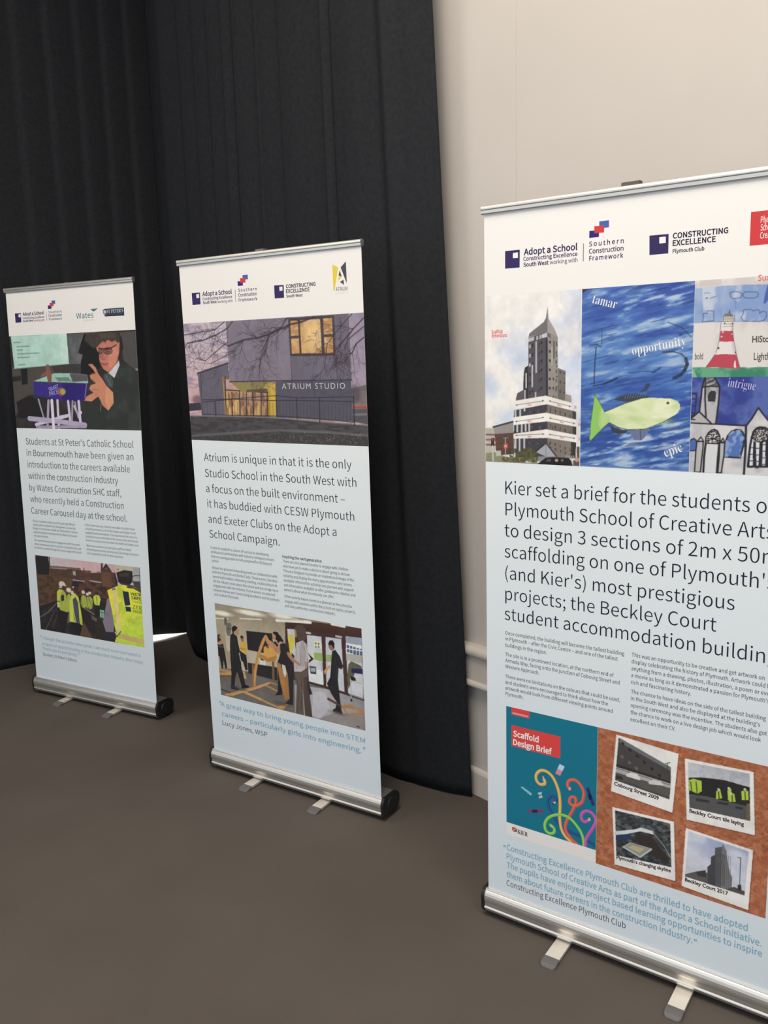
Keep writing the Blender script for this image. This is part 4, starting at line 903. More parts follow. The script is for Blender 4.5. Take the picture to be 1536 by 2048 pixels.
# timber frame
c.poly([(328.1,561.9),(336.7,552),(321.8,532.5),(302.7,494.9),(282.9,450.3),(267.4,392.7),(256.4,324.2),(239.7,323.4),(254.6,406),(272.6,459.6),(289.4,499.4),(308.8,539.2)], TM); c.poly([(246.4,424.5),(254.8,425.9),(248.2,324.9),(239.7,323.4)], TM2)
c.poly([(328.1,561.9),(341.5,544.1),(358.4,520.9),(372.7,497.3),(379,474.6),(368.3,472.8),(351.8,502.6),(332,525.4),(322.5,541.3)], TM); c.poly([(290.1,473.3),(327.9,470.7),(366,479),(379,474.6),(369.8,458),(328.8,446.9),(283.6,459.1)], (178, 126, 64)); c.poly([(313,505.2),(325.7,513.7),(352.7,515.7),(365.3,504.7),(371.4,479.8),(327.2,461.9),(312.5,481.2)], (212, 160, 74)); c.poly([(320.8,519.4),(341.6,509.6),(338.4,503.8),(321.5,510.9)], (96, 76, 58))
c.poly([(352.1,452.9),(364.3,454.9),(359.4,369.2),(348.5,367.3)], (124, 90, 66))
c.poly([(80.3,262.2),(122.3,276.9),(242.5,323.9),(302.5,350.3),(333.5,364.6),(344.1,362.1),(307.3,342.3),(247.3,313.6),(174.8,286.7),(127,264.1),(85.9,258.7)], (190, 142, 84)); c.poly([(175.5,295.9),(190.1,300.8),(289.1,283.5),(274.8,276.3)], (196, 148, 88)); c.poly([(299.4,345.3),(307.9,350.1),(379.6,333.5),(376.4,327.5)], (188, 140, 84)); c.poly([(333.5,364.6),(344.3,365.4),(381.4,360.1),(381.1,355.7),(341.1,358.3)], (176, 130, 78)); c.line([(63.1,282),(116.5,275.8)], 5, (60, 54, 50))
c.poly([(368.9,266.9),(413.7,287.7),(423.5,285.7),(395,258.2),(374.9,257)], (190, 140, 76)); c.line([(181.3,295.5),(375.3,262.6)], 9, (186, 138, 80))
# two leaning over the frame
c.poly([(363.8,575.3),(376.1,580.9),(391.8,579.3),(401.1,561.5),(394.2,539.2),(376.5,549.3),(380.2,564.9),(372.4,565.8)], (32, 29, 32)); c.poly([(360.1,561.9),(372.6,569.1),(380.1,562.7),(376.3,547.2),(364.4,547.5)], SK); c.poly([(362.1,534.3),(375.8,540.7),(393.3,526.2),(397.4,509.7),(383.4,499),(371.6,518.6)], BLK); c.line([(348.3,527.9),(363.7,519.5),(386.3,502.6)], 24, SK); c.line([(386.3,502.6),(395.2,515.8)], 22, SK)
c.poly([(393.6,566.8),(401.7,570.2),(416.1,551),(418,540.7),(399.9,544.3),(391.3,534.5),(383.9,541.9)], (36, 33, 36)); c.poly([(397,541.8),(412.8,542),(403.8,525.7),(397.3,526.8)], SK)
c.poly([(397.8,532.5),(421.4,541.4),(445.5,513.2),(453.2,482.5),(459,424.7),(453.9,348.5),(448.6,287.9),(407.1,288),(431.8,311.9),(431.2,398.4),(408.7,453.8),(382.4,454.8),(398.9,500.5)], (44, 42, 46)); c.poly([(383.2,465.8),(409.1,459.3),(415.3,406.4),(396.3,370.6),(396.1,321.5),(358.7,311.8),(373.7,333.7),(377.7,389)], (40, 38, 42)); c.line([(438,498.7),(459.4,478.2),(490.7,464.8)], 17, (176, 126, 98))
c.poly([(375.7,453.7),(395.4,451.6),(411.2,394.9),(430.9,317.1),(408.2,304.7),(389.6,369.4)], (176, 122, 66)); c.poly([(415.7,411.9),(429.3,419.6),(431.8,311.9),(411.4,302.5)], (164, 112, 60)); c.poly([(401.9,450),(418.1,447.3),(424.7,418.8),(414.5,395.5),(406.1,415.6)], (210, 205, 196))
# woman in pale shirt
c.poly([(475.1,607.4),(488.3,623.9),(514,628.5),(530.2,615.2),(531.7,579),(519.5,565.7),(493.9,562.9),(482,576.9)], (88, 70, 62)); c.poly([(474.5,599.4),(483.7,603.4),(485.2,577.4),(476.5,570.8)], (170, 124, 104)); c.poly([(480.3,550.3),(513.1,565.8),(531.3,552.9),(534.1,516.7),(528.5,457.9),(498.5,436.9),(462.7,430.7),(463.2,468.2)], (186, 178, 176)); c.poly([(503.2,559.1),(519.4,564.1),(525.1,504.7),(512.5,455.1),(493.8,462.6)], (158, 150, 150), .7); c.poly([(533.1,521.8),(563.2,499.3),(536.1,477.6),(538.8,491.2),(548,497.9)], (40, 38, 42)); c.line([(490.7,464.8),(468.8,474.4)], 12, (176, 122, 98)); c.line([(523.4,478.1),(521.9,454.1)], 10, (176, 126, 104))
c.poly([(462.7,430.7),(498.5,436.9),(529.2,458),(528.7,389),(542.2,257.7),(506.1,253.1),(500.5,367.8),(499.7,254.5),(459.6,256.3),(471.8,373.4)], (98, 84, 74)); c.poly([(506.5,411.6),(531,426.5),(530.9,384),(542.2,257.7),(507.6,256.1)], (72, 60, 54), .7); c.poly([(530.4,437),(532.9,395),(547.5,355.1),(531.1,346.7),(525.8,383.1)], (44, 42, 46))
# boy walking with timber
c.ell((649.7,566.9,14.7,19.6), (150, 110, 86)); c.poly([(634.8,572.8),(641.7,586.1),(657,589.5),(664.8,577.4),(661.2,554.8),(651,568.6),(637.5,566.5)], (32, 29, 32)); c.poly([(651.6,545.6),(667.1,553.2),(687,530.7),(700.1,494.5),(693.4,480.5),(678.5,483.1),(672.9,435.7),(678.2,363.8),(684.4,307.4),(654.1,312),(662,345),(639,372.2),(619.6,410.5),(636.6,439.7),(641.7,476.9),(647.1,519.2)], (42, 40, 42)); c.poly([(641.8,310.6),(660.7,321.2),(687.6,310.7),(685.1,298.1),(644.3,301.6)], (34, 32, 34)); c.poly([(606.8,458),(636.2,489),(642,483.2),(617.6,452)], (204, 150, 82)); c.ell((615.8,452.7,7.5,5.3), SK)
c.poly([(616.3,352.1),(625.7,355),(688.9,334.5),(688.4,326.6),(618.9,344.7)], (92, 64, 52)); c.poly([(682.7,333.3),(698.3,341.6),(722.6,347.3),(787.3,335.6),(788.2,328),(730.9,332.3),(697.5,326.8),(711.8,310.3),(788.2,328),(787.7,316.6),(705.3,302.2)], (176, 124, 72)); c.line([(731.4,342.8),(763.4,328.3)], 5, (190, 140, 86)); c.line([(751.6,266.1),(763.5,266)], 4, (50, 46, 46))
for q, w in (([(474,405.9),(479.5,342.5),(469.3,264.7)], 4), ([(494.2,420.1),(496.6,356.4),(487.1,279.1)], 4), ([(523.2,372),(531.4,298.6),(532.2,261.1)], 4)): c.line(q, w, (66, 56, 50), .5)
for q, w in (([(482.4,534.9),(475.7,480.9),(478.4,444.1)], 4), ([(495.4,536.9),(499.1,495.3),(493.1,451.9)], 5), ([(518.5,550.9),(523.9,515),(518.9,477.4)], 4)): c.line(q, w, (150, 142, 142), .6)
for q in ([(157.5,516.6),(163.4,486.4),(165.6,446.8)], [(145.2,505.9),(144.1,461.2),(143.1,416.3)], [(173.8,410.2),(179.6,377.6)]): c.line(q, 4, (58, 55, 58), .6)
for q in ([(659.9,531.5),(669.3,481.6),(664,439.3)], [(683.2,514.7),(686.4,484.4)], [(426.1,515.5),(442.2,464.7),(445.9,422.5)]): c.line(q, 4, (60, 58, 62), .6)
c.ell((665.8,301.1,36.9,7.4), (100, 94, 94), .6, .5); c.ell((396.8,283.3,46.9,7.8), (74, 70, 66), .5, .5); c.ell((164.2,303.6,50.3,6.9), (78, 74, 68), .6, .5)
for q in ([(127.3,267.6),(250.4,317.5),(330.2,357.4)], [(186.8,294.6),(283.3,279)]): c.line(q, 2.5, (226, 186, 124), .6)
for q in ([(325,556.7),(291.3,488.8),(269.1,415),(249.8,345.2)], [(331.6,555.6),(358.1,516.5),(374.4,484.6)]): c.line(q, 3, (222, 178, 112), .6)
picture(c, 'printed_photograph', sheet, xf, 'workshop photo of students building a timber frame')

# --- logos
school_logo(sheet, xf, [(57.5,1892.4),(57.4,1847.9),(100.1,1848),(100.8,1892.2)], [(80.8,1886.4),(80.8,1872.1),(95.3,1872.7),(95.4,1887.5)], [(113.1,1878.7),(263,1876.8)], [(112.4,1864.1),(263,1860.9)], [(112.3,1848.3),(183.8,1848.2)], [(188,1848),(264.5,1846.9)], [(279.9,1891),(280.2,1847.5)],
            [(320.4,1940.5),(320.4,1924.4),(345.6,1924),(345.7,1940.5)], [(307.5,1930.2),(307.4,1913.6),(332.8,1913.3),(332.8,1929.8)], [(294.5,1919.9),(295.1,1903.2),(320,1903.4),(320,1919.6)], [(296.2,1883.5),(385,1881.1)], [(294.7,1865.9),(384.3,1864.2)], [(295.1,1847.6),(384.9,1846.6)])
g = Layer()
g.poly([(467.3,1893.8),(467.2,1848.4),(510.2,1848.1),(511.4,1892.6)], I_LOGO); g.poly([(490.9,1887.4),(491.1,1872.7),(505.1,1873.6),(505.4,1887.8)], I_PAPER, .3)
g.text('CONSTRUCTING', [(521.3,1881.6),(653.3,1879.6)], 12.2, I_NAVY, off=0.021); g.text('EXCELLENCE', [(520.7,1864.1),(625.8,1863.3)], 12.2, I_NAVY, off=0.021); g.text('South West', [(520.9,1848.4),(594.5,1847.6)], 9.5, I_NAVY, off=0.016)
g.build('logo', sheet, xf)['label'] = 'purple square logo with Constructing Excellence lettering'
g = Layer()
g.poly([(728.9,1946.2),(728.6,1855.2),(733.5,1859.5),(752,1934.9)], I_YEL); g.poly([(753.4,1907.2),(750.3,1892),(764.5,1899.1)], I_YEL); g.poly([(762.9,1933.6),(785.8,1878.6),(785.5,1951.9)], I_LGREY); g.poly([(758.4,1924.9),(752.9,1908.1),(766.4,1901.7)], I_LGREY); g.poly([(757.5,1886.1),(774.2,1874.9),(772.8,1892.7)], I_LGREY)
g.text('ATRIUM', [(738.6,1856.9),(787.5,1855.9)], 13, I_LGREY, off=-0.003); g.text('STUDIO', [(738.1,1846.8),(787,1846)], 6.5, I_PALE, off=0.0, spacing=1.6)
g.build('logo', sheet, xf)['label'] = 'yellow and grey angular letter A logo'
# --- lettering
g = Layer()
for t, q, f in (('Atrium is unique in that it is the only', [(60.8,1240.5),(774.4,1243.4)], None), ('Studio School in the South West with', [(60.4,1177.2),(792.7,1179.9)], None), ('a focus on the built environment \u2013', [(60.1,1115.6),(709,1117.1)], 'a focus on the built environment'), ('it has buddied with CESW Plymouth', [(61.3,1053.7),(777.7,1056)], None), ('and Exeter Clubs on the Adopt a', [(61,990.3),(696,993)], None), ('School Campaign.', [(60.9,929.1),(426,931.2)], None)):
    g.text(t, q, 31.5, I_HEAD, off=-0.006, fit=f, res=5)
g.build('heading_line', sheet, xf)
g = Layer()
g.block(['It aims to establish a culture of success by developing', 'professional partnerships with industry colleagues ensure', 'that our young people are fully prepared for life beyond', 'school.'], [(62.3,883.9),(62.8,866.1),(63.2,847.7),(63.6,829.3)], 1, [(392.5,869.2)], 10.6, I_BODY)
g.block(['Atrium has planned networking events in collaboration with', 'both the Plymouth and Exeter Clubs. These events, like their', 'upcoming breakfast networking meeting, enables Atrium to', 'tell the industry more about the school and encourage more', 'engagement with the industry. Future events are planned', 'between Atrium and Constructing Excellence and its partners', 'such as Build Plymouth.'], [(63.1,800.4),(63.5,781.9),(63.2,763.3),(62.8,744),(62.5,725.3),(62.2,706.6),(62.6,687.9)], 0, [(403.5,805.2)], 10.6, I_BODY)
g.build('paragraph', sheet, xf)
g = Layer()
g.block(['Inspiring the next generation'], [(435.6,884.6)], 0, [(622.2,885.2)], 10.8, I_NAVY, off=0.014)
g.block(['There are also planned events to engage with children', 'who have yet to make a decision about going to Atrium.', 'They are designed to provide an inspirational image of the', 'industry and display the many opportunities and careers', 'available. Informal fun activities are planned with support', 'and information available to offer guidance to children and', 'parents about what the industry can offer.'], [(436.2,866.3),(436.2,847.3),(436.2,828.8),(436.1,809.7),(436.1,791.1),(436.1,772.5),(436.1,753.9)], 2, [(764.5,831.7)], 10.6, I_BODY)
g.block(['Other activity-based events are planned at the school to', 'engage with students within the school on topics, projects,', 'and roles within the construction industry.'], [(435.5,727.3),(435.5,708),(435.5,689.3)], 1, [(766.7,707.9)], 10.6, I_BODY)
g.build('paragraph', sheet, xf)
g = Layer()
for t, q in (('A great way to bring young people into STEM', [(57.6,204.5),(786.3,207.8)]), ('careers \u2013 particularly girls into engineering.', [(59.1,163.5),(767.5,162.1)])): g.text(t, q, 20, I_BLUE, off=0.007, res=3)
for u, v in [(50.5,223.4),(56.4,223.3),(778.1,184.5),(784,184.8)]: g.poly([(u - 1.4, v + 5), (u - 2.4, v - 5), (u + .6, v - 5), (u + 2.4, v + 5)], I_BLUE)
g.build('quotation', sheet, xf)['label'] = 'blue quotation lettering'
g = Layer(); g.text('Lucy Jones, WSP', [(59.6,120.5),(304.7,124.8)], 20, I_DARK, off=-0.002); g.build('attribution', sheet, xf)
# ================================================================== banner 3: tower, fish, lighthouse
root, sheet, xf = banner(3, 0.098)
C1, C0 = CUT[3]
WH = (250, 246, 238)
# --- tower photograph
c = Canvas(0, C0, 279.6, C1, 1.5, (222, 228, 236), WH)
n = c.fbm(90, 110, 4, 3)
c.grad(c.rect(), [(228, 233, 236), (216, 226, 238), (208, 218, 236), (222, 224, 232)], 90)
c.tint(c.rect(), n - 0.0012 * (c.U[None, :] - 40) + 0.0006 * (c.V[:, None] - 1560), (249, 244, 236), 0.38, 0.60)
c.ell((76.8,1732.7,78.2,88.6), (250, 246, 238), 0.75, 0.5)
c.poly([(1.1,1423.2),(30.2,1422.3),(29.8,1350.4),(0.5,1349.4)], (196, 186, 170))
for k in range(5):
    y = 1600 + k * 38
c.line([(2.6,1404.5),(29.1,1404.5)], 5, (120, 110, 100)); c.line([(2.5,1390),(29,1390.2)], 5, (130, 118, 105)); c.line([(2.4,1375.6),(29,1376.3)], 5, (120, 108, 98))
c.poly([(0.5,1352.3),(31.4,1356.2),(79.2,1337.9),(79.2,1326.4),(0.3,1323.1)], (150, 150, 112))
c.poly([(24.7,1425.9),(85,1442.4),(87.5,1437.4),(87.5,1409.2),(28.5,1405.1)], (158, 152, 146))
c.line([(24.7,1425.9),(85,1441.9)], 5, (70, 66, 66))
c.poly([(29.1,1406.5),(88.1,1412.1),(88.6,1352.5),(33,1346.2)], (104, 76, 66))
for q in ([(34.8,1393.7),(87.1,1397.9)], [(34.8,1379.4),(87.1,1382.3)], [(34.7,1365),(87.1,1367.3)]): c.line(q, 2, (86, 62, 55))
c.poly([(31.4,1359.1),(47.5,1361.1),(49,1346.8),(33,1344.7)], (200, 195, 185))
# tower faces
LF, RF = (90, 86, 92), (154, 146, 137)
c.poly([(121,1588.3),(131.6,1593.5),(131.8,1493.5),(116.5,1493.5),(116.5,1543.2),(118,1573.3)], (62, 59, 62))
c.poly([(99,1519.9),(118,1529.4),(118.1,1493.5),(93.4,1493.5),(95,1507.4)], (98, 92, 92))
c.poly([(215.7,1586.1),(237.9,1577.6),(238.7,1493.6),(216.4,1501.6)], (122, 115, 108))
c.poly([(237.4,1518.2),(255.1,1513.3),(255.4,1490.9),(237.6,1496.2)], (168, 160, 148))
c.poly([(131.4,1666.5),(186,1679.3),(187.1,1507.1),(131.8,1494.9)], LF)
c.poly([(186,1679.8),(215.6,1665.5),(217,1501.6),(187.1,1507.1)], RF)
c.poly([(186.5,1745.1),(181.7,1716),(176.2,1706.2),(134.4,1678),(131.4,1667.3),(186,1678.8),(187.5,1713)], (122, 116, 114))
c.poly([(186.5,1745.1),(189.6,1713.4),(209.2,1681.6),(215.6,1665),(186,1679.3)], (166, 160, 152))
c.poly([(131.4,1664.7),(147.8,1668.5),(147.8,1659.1),(131.4,1655)], (190, 190, 190)); c.poly([(170,1673.7),(184.6,1677.8),(184.6,1666.9),(170,1664.1)], (205, 205, 205)); c.poly([(186.9,1678.2),(196.2,1673.5),(196.3,1662.9),(187,1667.6)], (110, 106, 104))
c.poly([(154.6,1669.5),(159.7,1670.7),(159.7,1660.8),(154.7,1659.4)], (200, 200, 200)); c.poly([(163.5,1671.8),(167.6,1672.7),(167.7,1663.1),(163.5,1661.7)], (195, 195, 195))
for k in range(10):
    c.poly([(133.8,1647.6),(138,1648.5),(138.1,1639.3),(133.9,1638.4)] if k == 0 else [(a, v - k * 24.5) for a, v in [(133.8,1647.6),(138,1648.5),(138.1,1639.3),(133.9,1638.4)]], (190, 186, 184) if k < 3 else (58, 55, 60))
    for q, cc in (([(141.9,1648.6),(146.4,1649.5),(146.4,1642.5),(141.9,1641.6)], (55, 52, 58)), ([(167.7,1655.6),(172.4,1656.8),(172.4,1649.6),(167.7,1648.4)], (52, 50, 55)), ([(161.8,1651.9),(164.8,1652.5),(164.8,1643.7),(161.9,1643)], (66, 63, 70))):
        c.poly([(a, v - k * 24.0) for a, v in q], cc)
    for q in ([(190.5,1657.4),(195.8,1655.6),(195.8,1648.7),(190.6,1650.5)], [(210.2,1653.9),(213.7,1652.7),(213.8,1643.7),(210.3,1645.4)]):
        c.poly([(a, v - k * 24.0) for a, v in q], (64, 60, 58))
    if k > 3:
        for q in ([(202.1,1656.9),(205.6,1655.7),(205.7,1648.8),(202.2,1650)],): c.poly([(a, v - k * 24.0) for a, v in q], (70, 66, 62))
for q in ([(154.1,1654.8),(154.4,1575.3)], [(143,1593.2),(143.1,1537.4)], [(121.4,1526.6),(121.4,1504.5)], [(124.9,1571.8),(125,1534.8)], [(152.8,1520.9),(152.9,1508.6)]): c.line(q, 4.2, (196, 192, 190))
c.line([(184.1,1660.3),(186.2,1509.8)], 6, (56, 56, 64)); c.line([(205,1654.1),(205.4,1611.7)], 4, (92, 86, 84)); c.line([(199.4,1638.4),(199.7,1593.2)], 4, (176, 170, 160))
for k in range(5):
    c.poly([(a, v - k * 27) for a, v in [(211.5,1644.6),(215.8,1646.3),(215.8,1642.6),(212.4,1641.1)]], (74, 70, 68))
    c.poly([(a, v - k * 25) for a, v in [(221.5,1578),(225.3,1576.6),(225.4,1569.9),(221.6,1571.3)]], (72, 68, 64)); c.poly([(a, v - k * 25) for a, v in [(232.2,1573.8),(238.5,1572.3),(238.6,1568.3),(232.3,1569.5)]], (84, 79, 74))
# storeys between the white bands
c.poly([(88.8,1473.3),(187.2,1490.8),(187.3,1465.7),(88.1,1452.9)], (74, 71, 78)); c.poly([(187.2,1490.8),(267,1472.7),(269.2,1449.7),(187.3,1465.7)], (128, 119, 110))
c.poly([(88.7,1434.1),(187.5,1445.7),(187.6,1421.8),(88.1,1407.5)], (68, 66, 74)); c.poly([(187.5,1445.7),(269.7,1432.5),(270,1409.9),(187.6,1422.4)], (122, 113, 104))
c.poly([(88.1,1397.4),(187.7,1401.5),(188.1,1346.3),(93.3,1351.3)], (74, 72, 76)); c.poly([(187.7,1401.5),(269.7,1392.6),(269.1,1348.1),(188.1,1344.9)], (136, 127, 116))
c.poly([(255.1,1391.1),(269.7,1392.6),(269,1350.8),(255.5,1350.3)], (62, 58, 56)); c.poly([(258.4,1472.2),(269,1470.9),(269.2,1449.5),(258.7,1451.2)], (74, 69, 66)); c.poly([(258.9,1433.2),(269.7,1432),(270,1411.5),(259.1,1412.9)], (74, 69, 66))
for q in ([(93.4,1473.4),(93.4,1454.3)], [(107.3,1476.8),(107.3,1456.7)], [(120.2,1483.8),(120.2,1472.7)], [(98.7,1434.2),(98.7,1415.1)], [(112,1435),(112,1412)], [(123.6,1436.5),(123.7,1418.4)], [(134.3,1438.1),(134.4,1418.6)], [(93.4,1396.6),(93.4,1369.7)], [(105.5,1396.9),(105.5,1355.9)], [(119.7,1398.1),(119.7,1370.6)]): c.line(q, 5, (205, 202, 200))
for k in range(9):
    x = k * 14.0
    for q in ([(194.6,1481.3),(197.6,1480.8),(197.6,1472.3),(194.7,1472.8)], [(194.9,1439),(197.9,1438.5),(197.9,1429.4),(195,1429.9)], [(195.2,1392.3),(198.2,1391.8),(198.2,1384.1),(195.3,1384.5)], [(196.5,1378.5),(199.5,1378),(199.5,1371.7),(196.5,1372.1)]):
        c.poly([(a + x, v - k * 4.4) for a, v in q], (66, 61, 60) if k % 2 else (88, 82, 78))
    for q in ([(134.9,1472.8),(137.3,1473.3),(137.3,1465.9),(134.9,1465.3)], [(141,1431.2),(143.5,1431.8),(143.5,1424.3),(141.1,1423.7)], [(133.5,1387.8),(136.3,1387.9),(136.3,1382.3),(133.5,1382.2)]):
        if k < 6: c.poly([(a + x * 0.85, v) for a, v in q], (52, 50, 56) if k % 2 else (108, 104, 110))
WB = (249, 243, 232)
c.poly([(91.9,1499),(182.6,1513.1),(255.3,1494.6),(257.9,1474.3),(187.2,1490.3),(90.3,1476.7)], WB)
c.poly([(88.8,1454.3),(184.4,1467.9),(268.9,1450.8),(270.3,1432),(187.5,1444.9),(88.1,1432.9)], WB)
c.poly([(87.1,1408.6),(184.6,1423.4),(270.6,1410.5),(270.8,1391),(187.8,1400.4),(87.1,1395.6)], WB)
c.poly([(270.2,1440.1),(280.1,1440.2),(280.4,1378.3),(271.5,1379.4)], (236, 232, 228))
for q in ([(93.4,1487.3),(177.4,1499.5)], [(191.6,1499),(254,1485)], [(92.5,1442.5),(177.6,1454.7)], [(193.3,1453.7),(265.9,1440.6)], [(93.4,1404.8),(178.8,1410.6)], [(192.1,1410.1),(266.7,1401.7)]):
    c.line(q, 1.3, (70, 66, 66))
    for e, w in ((q[0], 1), (q[1], -1)):
        c.poly([e, (e[0] + 5 * w, e[1] + 2.6), (e[0] + 5 * w, e[1] - 2.6)], (60, 58, 58))
c.poly([(153.4,1361.5),(184,1386.4),(213.8,1352),(183.6,1349.8)], (176, 178, 184)); c.poly([(155.9,1348.8),(213.3,1352),(213.4,1337.6),(157.1,1335.3)], (150, 152, 156))
c.line([(152.8,1361),(184,1386.4),(214.4,1351.5)], 3.5, (52, 50, 54)); c.line([(184,1385.3),(183.7,1336.4)], 1.5, (130, 132, 138))
for a in range(6): c.line([(q[0] + a * 5, q[1]) for q in [(242.5,1355.3),(242.7,1336.1)]], 1.6, (190, 186, 180))
GR = (96, 96, 62)
for e in ((110.5,1344.8,18.5,17.0), (132.1,1354.1,21.4,18.3), (147.4,1346.2,13.7,15.4), (88.6,1335.4,25.0,8.6), (63.4,1337.3,12.7,7.2)): c.ell(e, GR, 1, 0.15)
n2 = c.fbm(7, 7, 3, 9)
c.tint([(53.9,1368.5),(159.4,1371.8),(159.6,1329.8),(53.8,1325.4)], n2, (72, 74, 48), 0.5, 0.6, 0.8); c.tint([(53.8,1342.6),(159.5,1346.6),(159.6,1329.8),(53.8,1325.4)], n2, (150, 142, 92), 0.56, 0.64, 0.8)
c.poly([(0.4,1329.5),(159.6,1331.2),(281.5,1330.9),(281.6,1326.8),(0.3,1323.1)], (152, 146, 134))
c.poly([(158.1,1328.1),(183.6,1347),(201.5,1349.3),(248.3,1349.5),(257.1,1341.6),(261,1328.1),(159.6,1324.8)], (36, 34, 36)); c.poly([(186.6,1342.1),(198.5,1344.8),(198.6,1337.6),(183.7,1336.4)], (92, 90, 92)); c.ell((214.8,1341.0,4.7,3.9), (190, 172, 150)); c.ell((230.9,1341.6,4.1,3.3), (120, 112, 104))
c.poly([(271.5,1380.2),(280.9,1380.5),(281.6,1328.2),(261.5,1330),(261.4,1342.3),(271.9,1345.5)], (104, 88, 78)); c.ell((272.8,1345.5,5.7,6.0), (200, 160, 130))
c.poly([(17.1,1394.7),(28.4,1395.9),(27.6,1372.8),(17.3,1372.5)], (74, 50, 48)); c.ell((21.9,1390.5,3.2,2.9), (190, 70, 60)); c.line([(22.5,1372.7),(23.5,1331.3)], 4, (215, 210, 202))
c.line([(62.3,1395.9),(62.7,1340.1)], 2.5, (190, 186, 180)); c.line([(55.6,1395.7),(69.9,1397.5)], 2, (160, 156, 150)); c.poly([(56.5,1380.6),(69.2,1381.5),(69.2,1367.5),(57.1,1366.3)], (218, 98, 84)); c.poly([(59.7,1376.7),(66,1377.1),(66,1371.1),(60,1370.4)], (236, 190, 180))
picture(c, 'printed_photograph', sheet, xf, 'photo of a grey tower with a spire and three white bands')
g = Layer()
I_R2 = ink('bright_red_ink', (0.72, 0.10, 0.08))
g.text('Scaffold', [(21.1,1682.1),(54.4,1681.6)], 9.0, I_R2, off=0.016); g.text('dimensions', [(21.1,1671.6),(68,1671.2)], 9.0, I_R2, off=0.016)
for q in ([(129.4,1484.9),(142.4,1486.3)], [(214.5,1487),(226.7,1484.4)], [(129.4,1441.1),(141.6,1442.6)], [(222.7,1442.1),(234.4,1440.1)], [(129.5,1399.5),(141.7,1400.9)], [(223.1,1401.2),(234.8,1399.3)]): g.text('50m', q, 5.0, I_R2, off=0.012, rot=True)
for q in ([(263.2,1479.7),(269.2,1480.2)], [(274.5,1434.8),(280.5,1435.4)], [(275.9,1396.6),(280.1,1396.9)]): g.text('2m', q, 8, I_R2, off=0.012)
g.build('caption', sheet, xf)['label'] = 'small red lettering over the tower photo'

# --- fish painting
u0, u1 = 281.2, 562.4
c = Canvas(u0, C0, u1, C1, 1.5, (72, 104, 176), WH)
na = c.fbm(85, 26, 5, 21, -0.16); nb = c.fbm(40, 9, 4, 22, -0.2); nc = c.fbm(150, 90, 3, 25)
hv = (c.V - C0) / (C1 - C0)
mid = np.exp(-((hv - 0.60) / 0.24) ** 2)[:, None]
mix = 0.5 * na + 0.35 * nb + 0.15 * nc
c.grad(c.rect(), [(50, 88, 164), (50, 86, 162), (62, 104, 180), (86, 130, 194), (72, 110, 184), (62, 92, 170)], 90)
c.tint(c.rect(), mix - 0.03 + 0.07 * mid, (104, 148, 204), 0.44, 0.62)
c.tint(c.rect(), mix - 0.02 + 0.07 * mid, (160, 186, 216), 0.545, 0.66)
c.tint(c.rect(), nb * 0.6 + nc * 0.4 + 0.04 * mid, (198, 212, 226), 0.60, 0.72, 0.8)
c.tint(c.rect(), 1 - (0.6 * na + 0.4 * nb) + 0.03 * hv[:, None], (48, 70, 152), 0.58, 0.74, 0.7)
c.tint(c.rect(), c.fbm(60, 6, 3, 27, -0.22), (42, 62, 116), 0.68, 0.76, 0.5)
c.poly([(280.9,1783.4),(300,1782.6),(282.1,1772.4)], (58, 56, 62)); 
c.grad([(278.2,1333.8),(563.3,1331.3),(563.6,1322.7),(278.3,1325.4)], [(226, 234, 238), (62, 98, 170)], 90)
DK = (44, 56, 78)
for q, w, al in (([(335.8,1680.3),(335.5,1639.7)], 2.0, .6), ([(320.9,1637.1),(318.2,1602.4),(316.4,1543.5)], 3.0, .9), ([(303.1,1640.9),(321.5,1643.4),(333.3,1636.6)], 4, .5), ([(314.8,1538.1),(343.2,1543.2)], 2.6, .9), ([(343.2,1543.2),(361.2,1550.2),(377.4,1557.5)], 5.5, .8),
                 ([(500.9,1690.1),(534.1,1676.5),(558.4,1651.8)], 2.2, .7), ([(490.9,1619.3),(518.1,1619),(536.1,1613.6),(546.9,1601.9)], 3.0, .8), ([(546.9,1601.9),(550.3,1588.4),(544.8,1575.1),(536.2,1563.9),(520,1556.1)], 8.5, .8), ([(407.8,1570.4),(448.9,1574.2),(473.8,1570.6)], 2.2, .6), ([(407.3,1596.8),(419.8,1605.7),(435.4,1611.4)], 2.2, .5), ([(467.7,1570.7),(485.9,1581)], 5, .6), ([(493,1544.4),(517.1,1551.6)], 2, .5)):
    c.line(q, w, DK, al)
c.poly([(435.1,1521.9),(445.3,1529.5),(451.3,1542.8),(463.7,1545.1),(459.3,1534),(453.3,1524.8)], (60, 74, 100))
c.ell((532.3,1659.4,4.7,2.7), (48, 70, 132), 0.9, 0.3)
c.poly([(368.7,1502.7),(386.5,1512.1),(409.1,1517),(425,1518.8),(450.4,1515.5),(466.2,1508.7),(431.8,1500.7),(399.8,1498.2)], (66, 72, 82))
for k in range(9): c.line([(q[0] + k * 6.4, q[1] + 0.8 * k) for q in [(398,1504.8),(401.1,1514.2)]], 1.2, (120, 128, 140))
c.poly([(359,1438.7),(378.4,1430),(407.2,1425.4),(403.1,1419.6),(383.6,1415.7),(368.7,1419.5)], (64, 66, 78)); c.poly([(411.8,1425.5),(465,1436.2),(456.1,1415),(443.8,1402.1),(423.9,1401.6)], (112, 122, 156)); c.line([(439.9,1427.9),(441.8,1402.7)], 1.8, (64, 72, 100))
